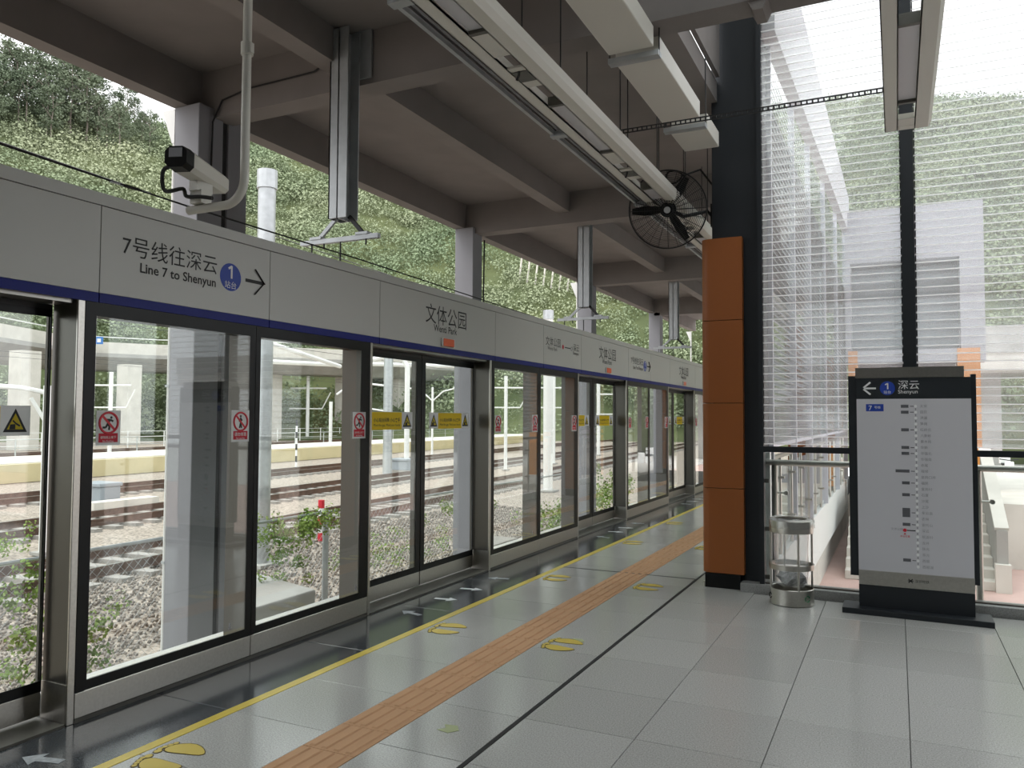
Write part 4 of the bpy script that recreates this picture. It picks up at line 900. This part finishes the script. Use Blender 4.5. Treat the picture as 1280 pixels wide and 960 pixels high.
V, Q = leaf_cloud(C, Rr, 150, .075*s)
obj('hill_bushes', numpy_mesh('hill_bushes', V, Q), leafh, label='dense green bushes covering the hillside', cat='bushes', kind='stuff')
# ridge trees
def tree_mesh(kind):
    H = 1.; tk = MB().tube([(0,0,-.1),(.01,0,.3),(-.01,.01,.62),(0,0,.9)], [.012,.010,.007,.003], 6)
    for a in range(5):
        an = a*1.3+kind; z = .45+.09*a; tk.tube([(0,0,z),(.10*math.cos(an),.10*math.sin(an),z+.1),(.17*math.cos(an),.17*math.sin(an),z+.17)], [.008,.005,.002], 5)
    nb = 26; an = rng.uniform(0, 6.28, nb); hh = rng.uniform(.30, .98, nb); rad = .22*np.sqrt(rng.uniform(0, 1, nb))*np.clip(1.5-hh, .4, 1)
    C = np.stack([rad*np.cos(an), rad*np.sin(an), hh], 1); R = np.tile(np.array([[.085,.085,.065]]), (nb, 1))*rng.uniform(.7, 1.4, (nb, 1))
    V, Q = leaf_cloud(C, R, 70, .014); return tk.mesh('trunk'), numpy_mesh('crown', V, Q)
tms = [tree_mesh(k) for k in range(4)]
for a, b in tms: a.materials.append(bark); b.materials.append(leaft)
for i in range(52):
    thd = 51.3+i*.27+random.uniform(-.2, .2)+(0 if i > 9 else i*.12-1.0)*.3; r_ = random.uniform(172, 196); th_ = math.radians(thd); zz_ = float(hill_h(np.array(th_), np.array(r_)))
    a, b = tms[i % 4]; hgt = random.uniform(11, 15)*(0.72 if thd < 54 else 1)*(.85 if thd < 52 else 1)
    t = thing('ridge_tree', 'tall dark slender tree standing on the hill ridge', 'tree', (-math.sin(th_)*r_, math.cos(th_)*r_, zz_), random.uniform(0, 6.28), group='trees on the hill ridge'); t.scale = (hgt*1.15, hgt*1.15, hgt)
    inst('trunk', a, t); inst('crown', b, t)
# pale slope stakes on the hillside
for i in range(9):
    x = 648+i*10.; y0 = 352+i*2; d = ray(x, y0); best = None
    for rr_ in np.linspace(100, 196, 200):
        th_ = math.atan2(-d.x, d.y); zz_ = float(hill_h(np.array(th_), np.array(rr_))); zr_ = CAMH+d.z*rr_/math.hypot(d.x, d.y)
        if zz_ >= zr_: best = (rr_, th_, zz_); break
    if best: obj('slope_rib', MB().tube([(0,0,-1),(.6,.2,4.6)], .16, 5), palecon, label='pale concrete rib stabilising the grassy slope', cat='slope rib', group='slope ribs on the hillside', loc=(-math.sin(best[1])*best[0], math.cos(best[1])*best[0], best[2]))
# weeds and creepers near the fence
def weeds(lb, c, spread, k, rad, size, n=26):
    C = np.array(c)+rng.normal(size=(k, 3))*np.array(spread); R = np.full((k, 3), rad); V, Q = leaf_cloud(C-np.array(c), R, int(n*1.8), size*.66)
    obj('weed_clump', numpy_mesh('weed_clump', V, Q), leafw, label=lb, cat='weeds', loc=tuple(c))
weeds('leafy creeper climbing the fence post left of the first screen post', (-7.4, 4.9, -.55), (.06, .35, .38), 34, .14, .035)
weeds('green creeper trailing over the fence top beside the mid mullion', (-7.45, 8.7, .0), (.06, .55, .12), 30, .14, .035); weeds('hanging creeper strands below the fence top', (-7.45, 8.2, -.45), (.05, .3, .3), 22, .10, .03)
weeds('low weeds on the ballast by the platform edge', (-6.3, 6.6, -1.05), (.25, .5, .06), 26, .12, .03); weeds('weeds sprouting from gravel behind the left sliding door', (-9.0, 13.5, -1.05), (.5, 1.2, .06), 26, .16, .035)
weeds('creeper on the fence behind the right sliding door', (-7.45, 13.6, -.1), (.06, .7, .14), 24, .14, .035); weeds('tall weeds beyond the second fixed screen', (-7.0, 17.5, -.7), (.5, 1.2, .25), 40, .2, .045)
weeds('yellow green weeds beside the track on the far left', (-16.3, 9.2, -1.0), (.5, .8, .08), 20, .2, .05); weeds('weeds around the third sliding door column', (-7.4, 22, -.6), (.4, 1.2, .3), 40, .2, .05)
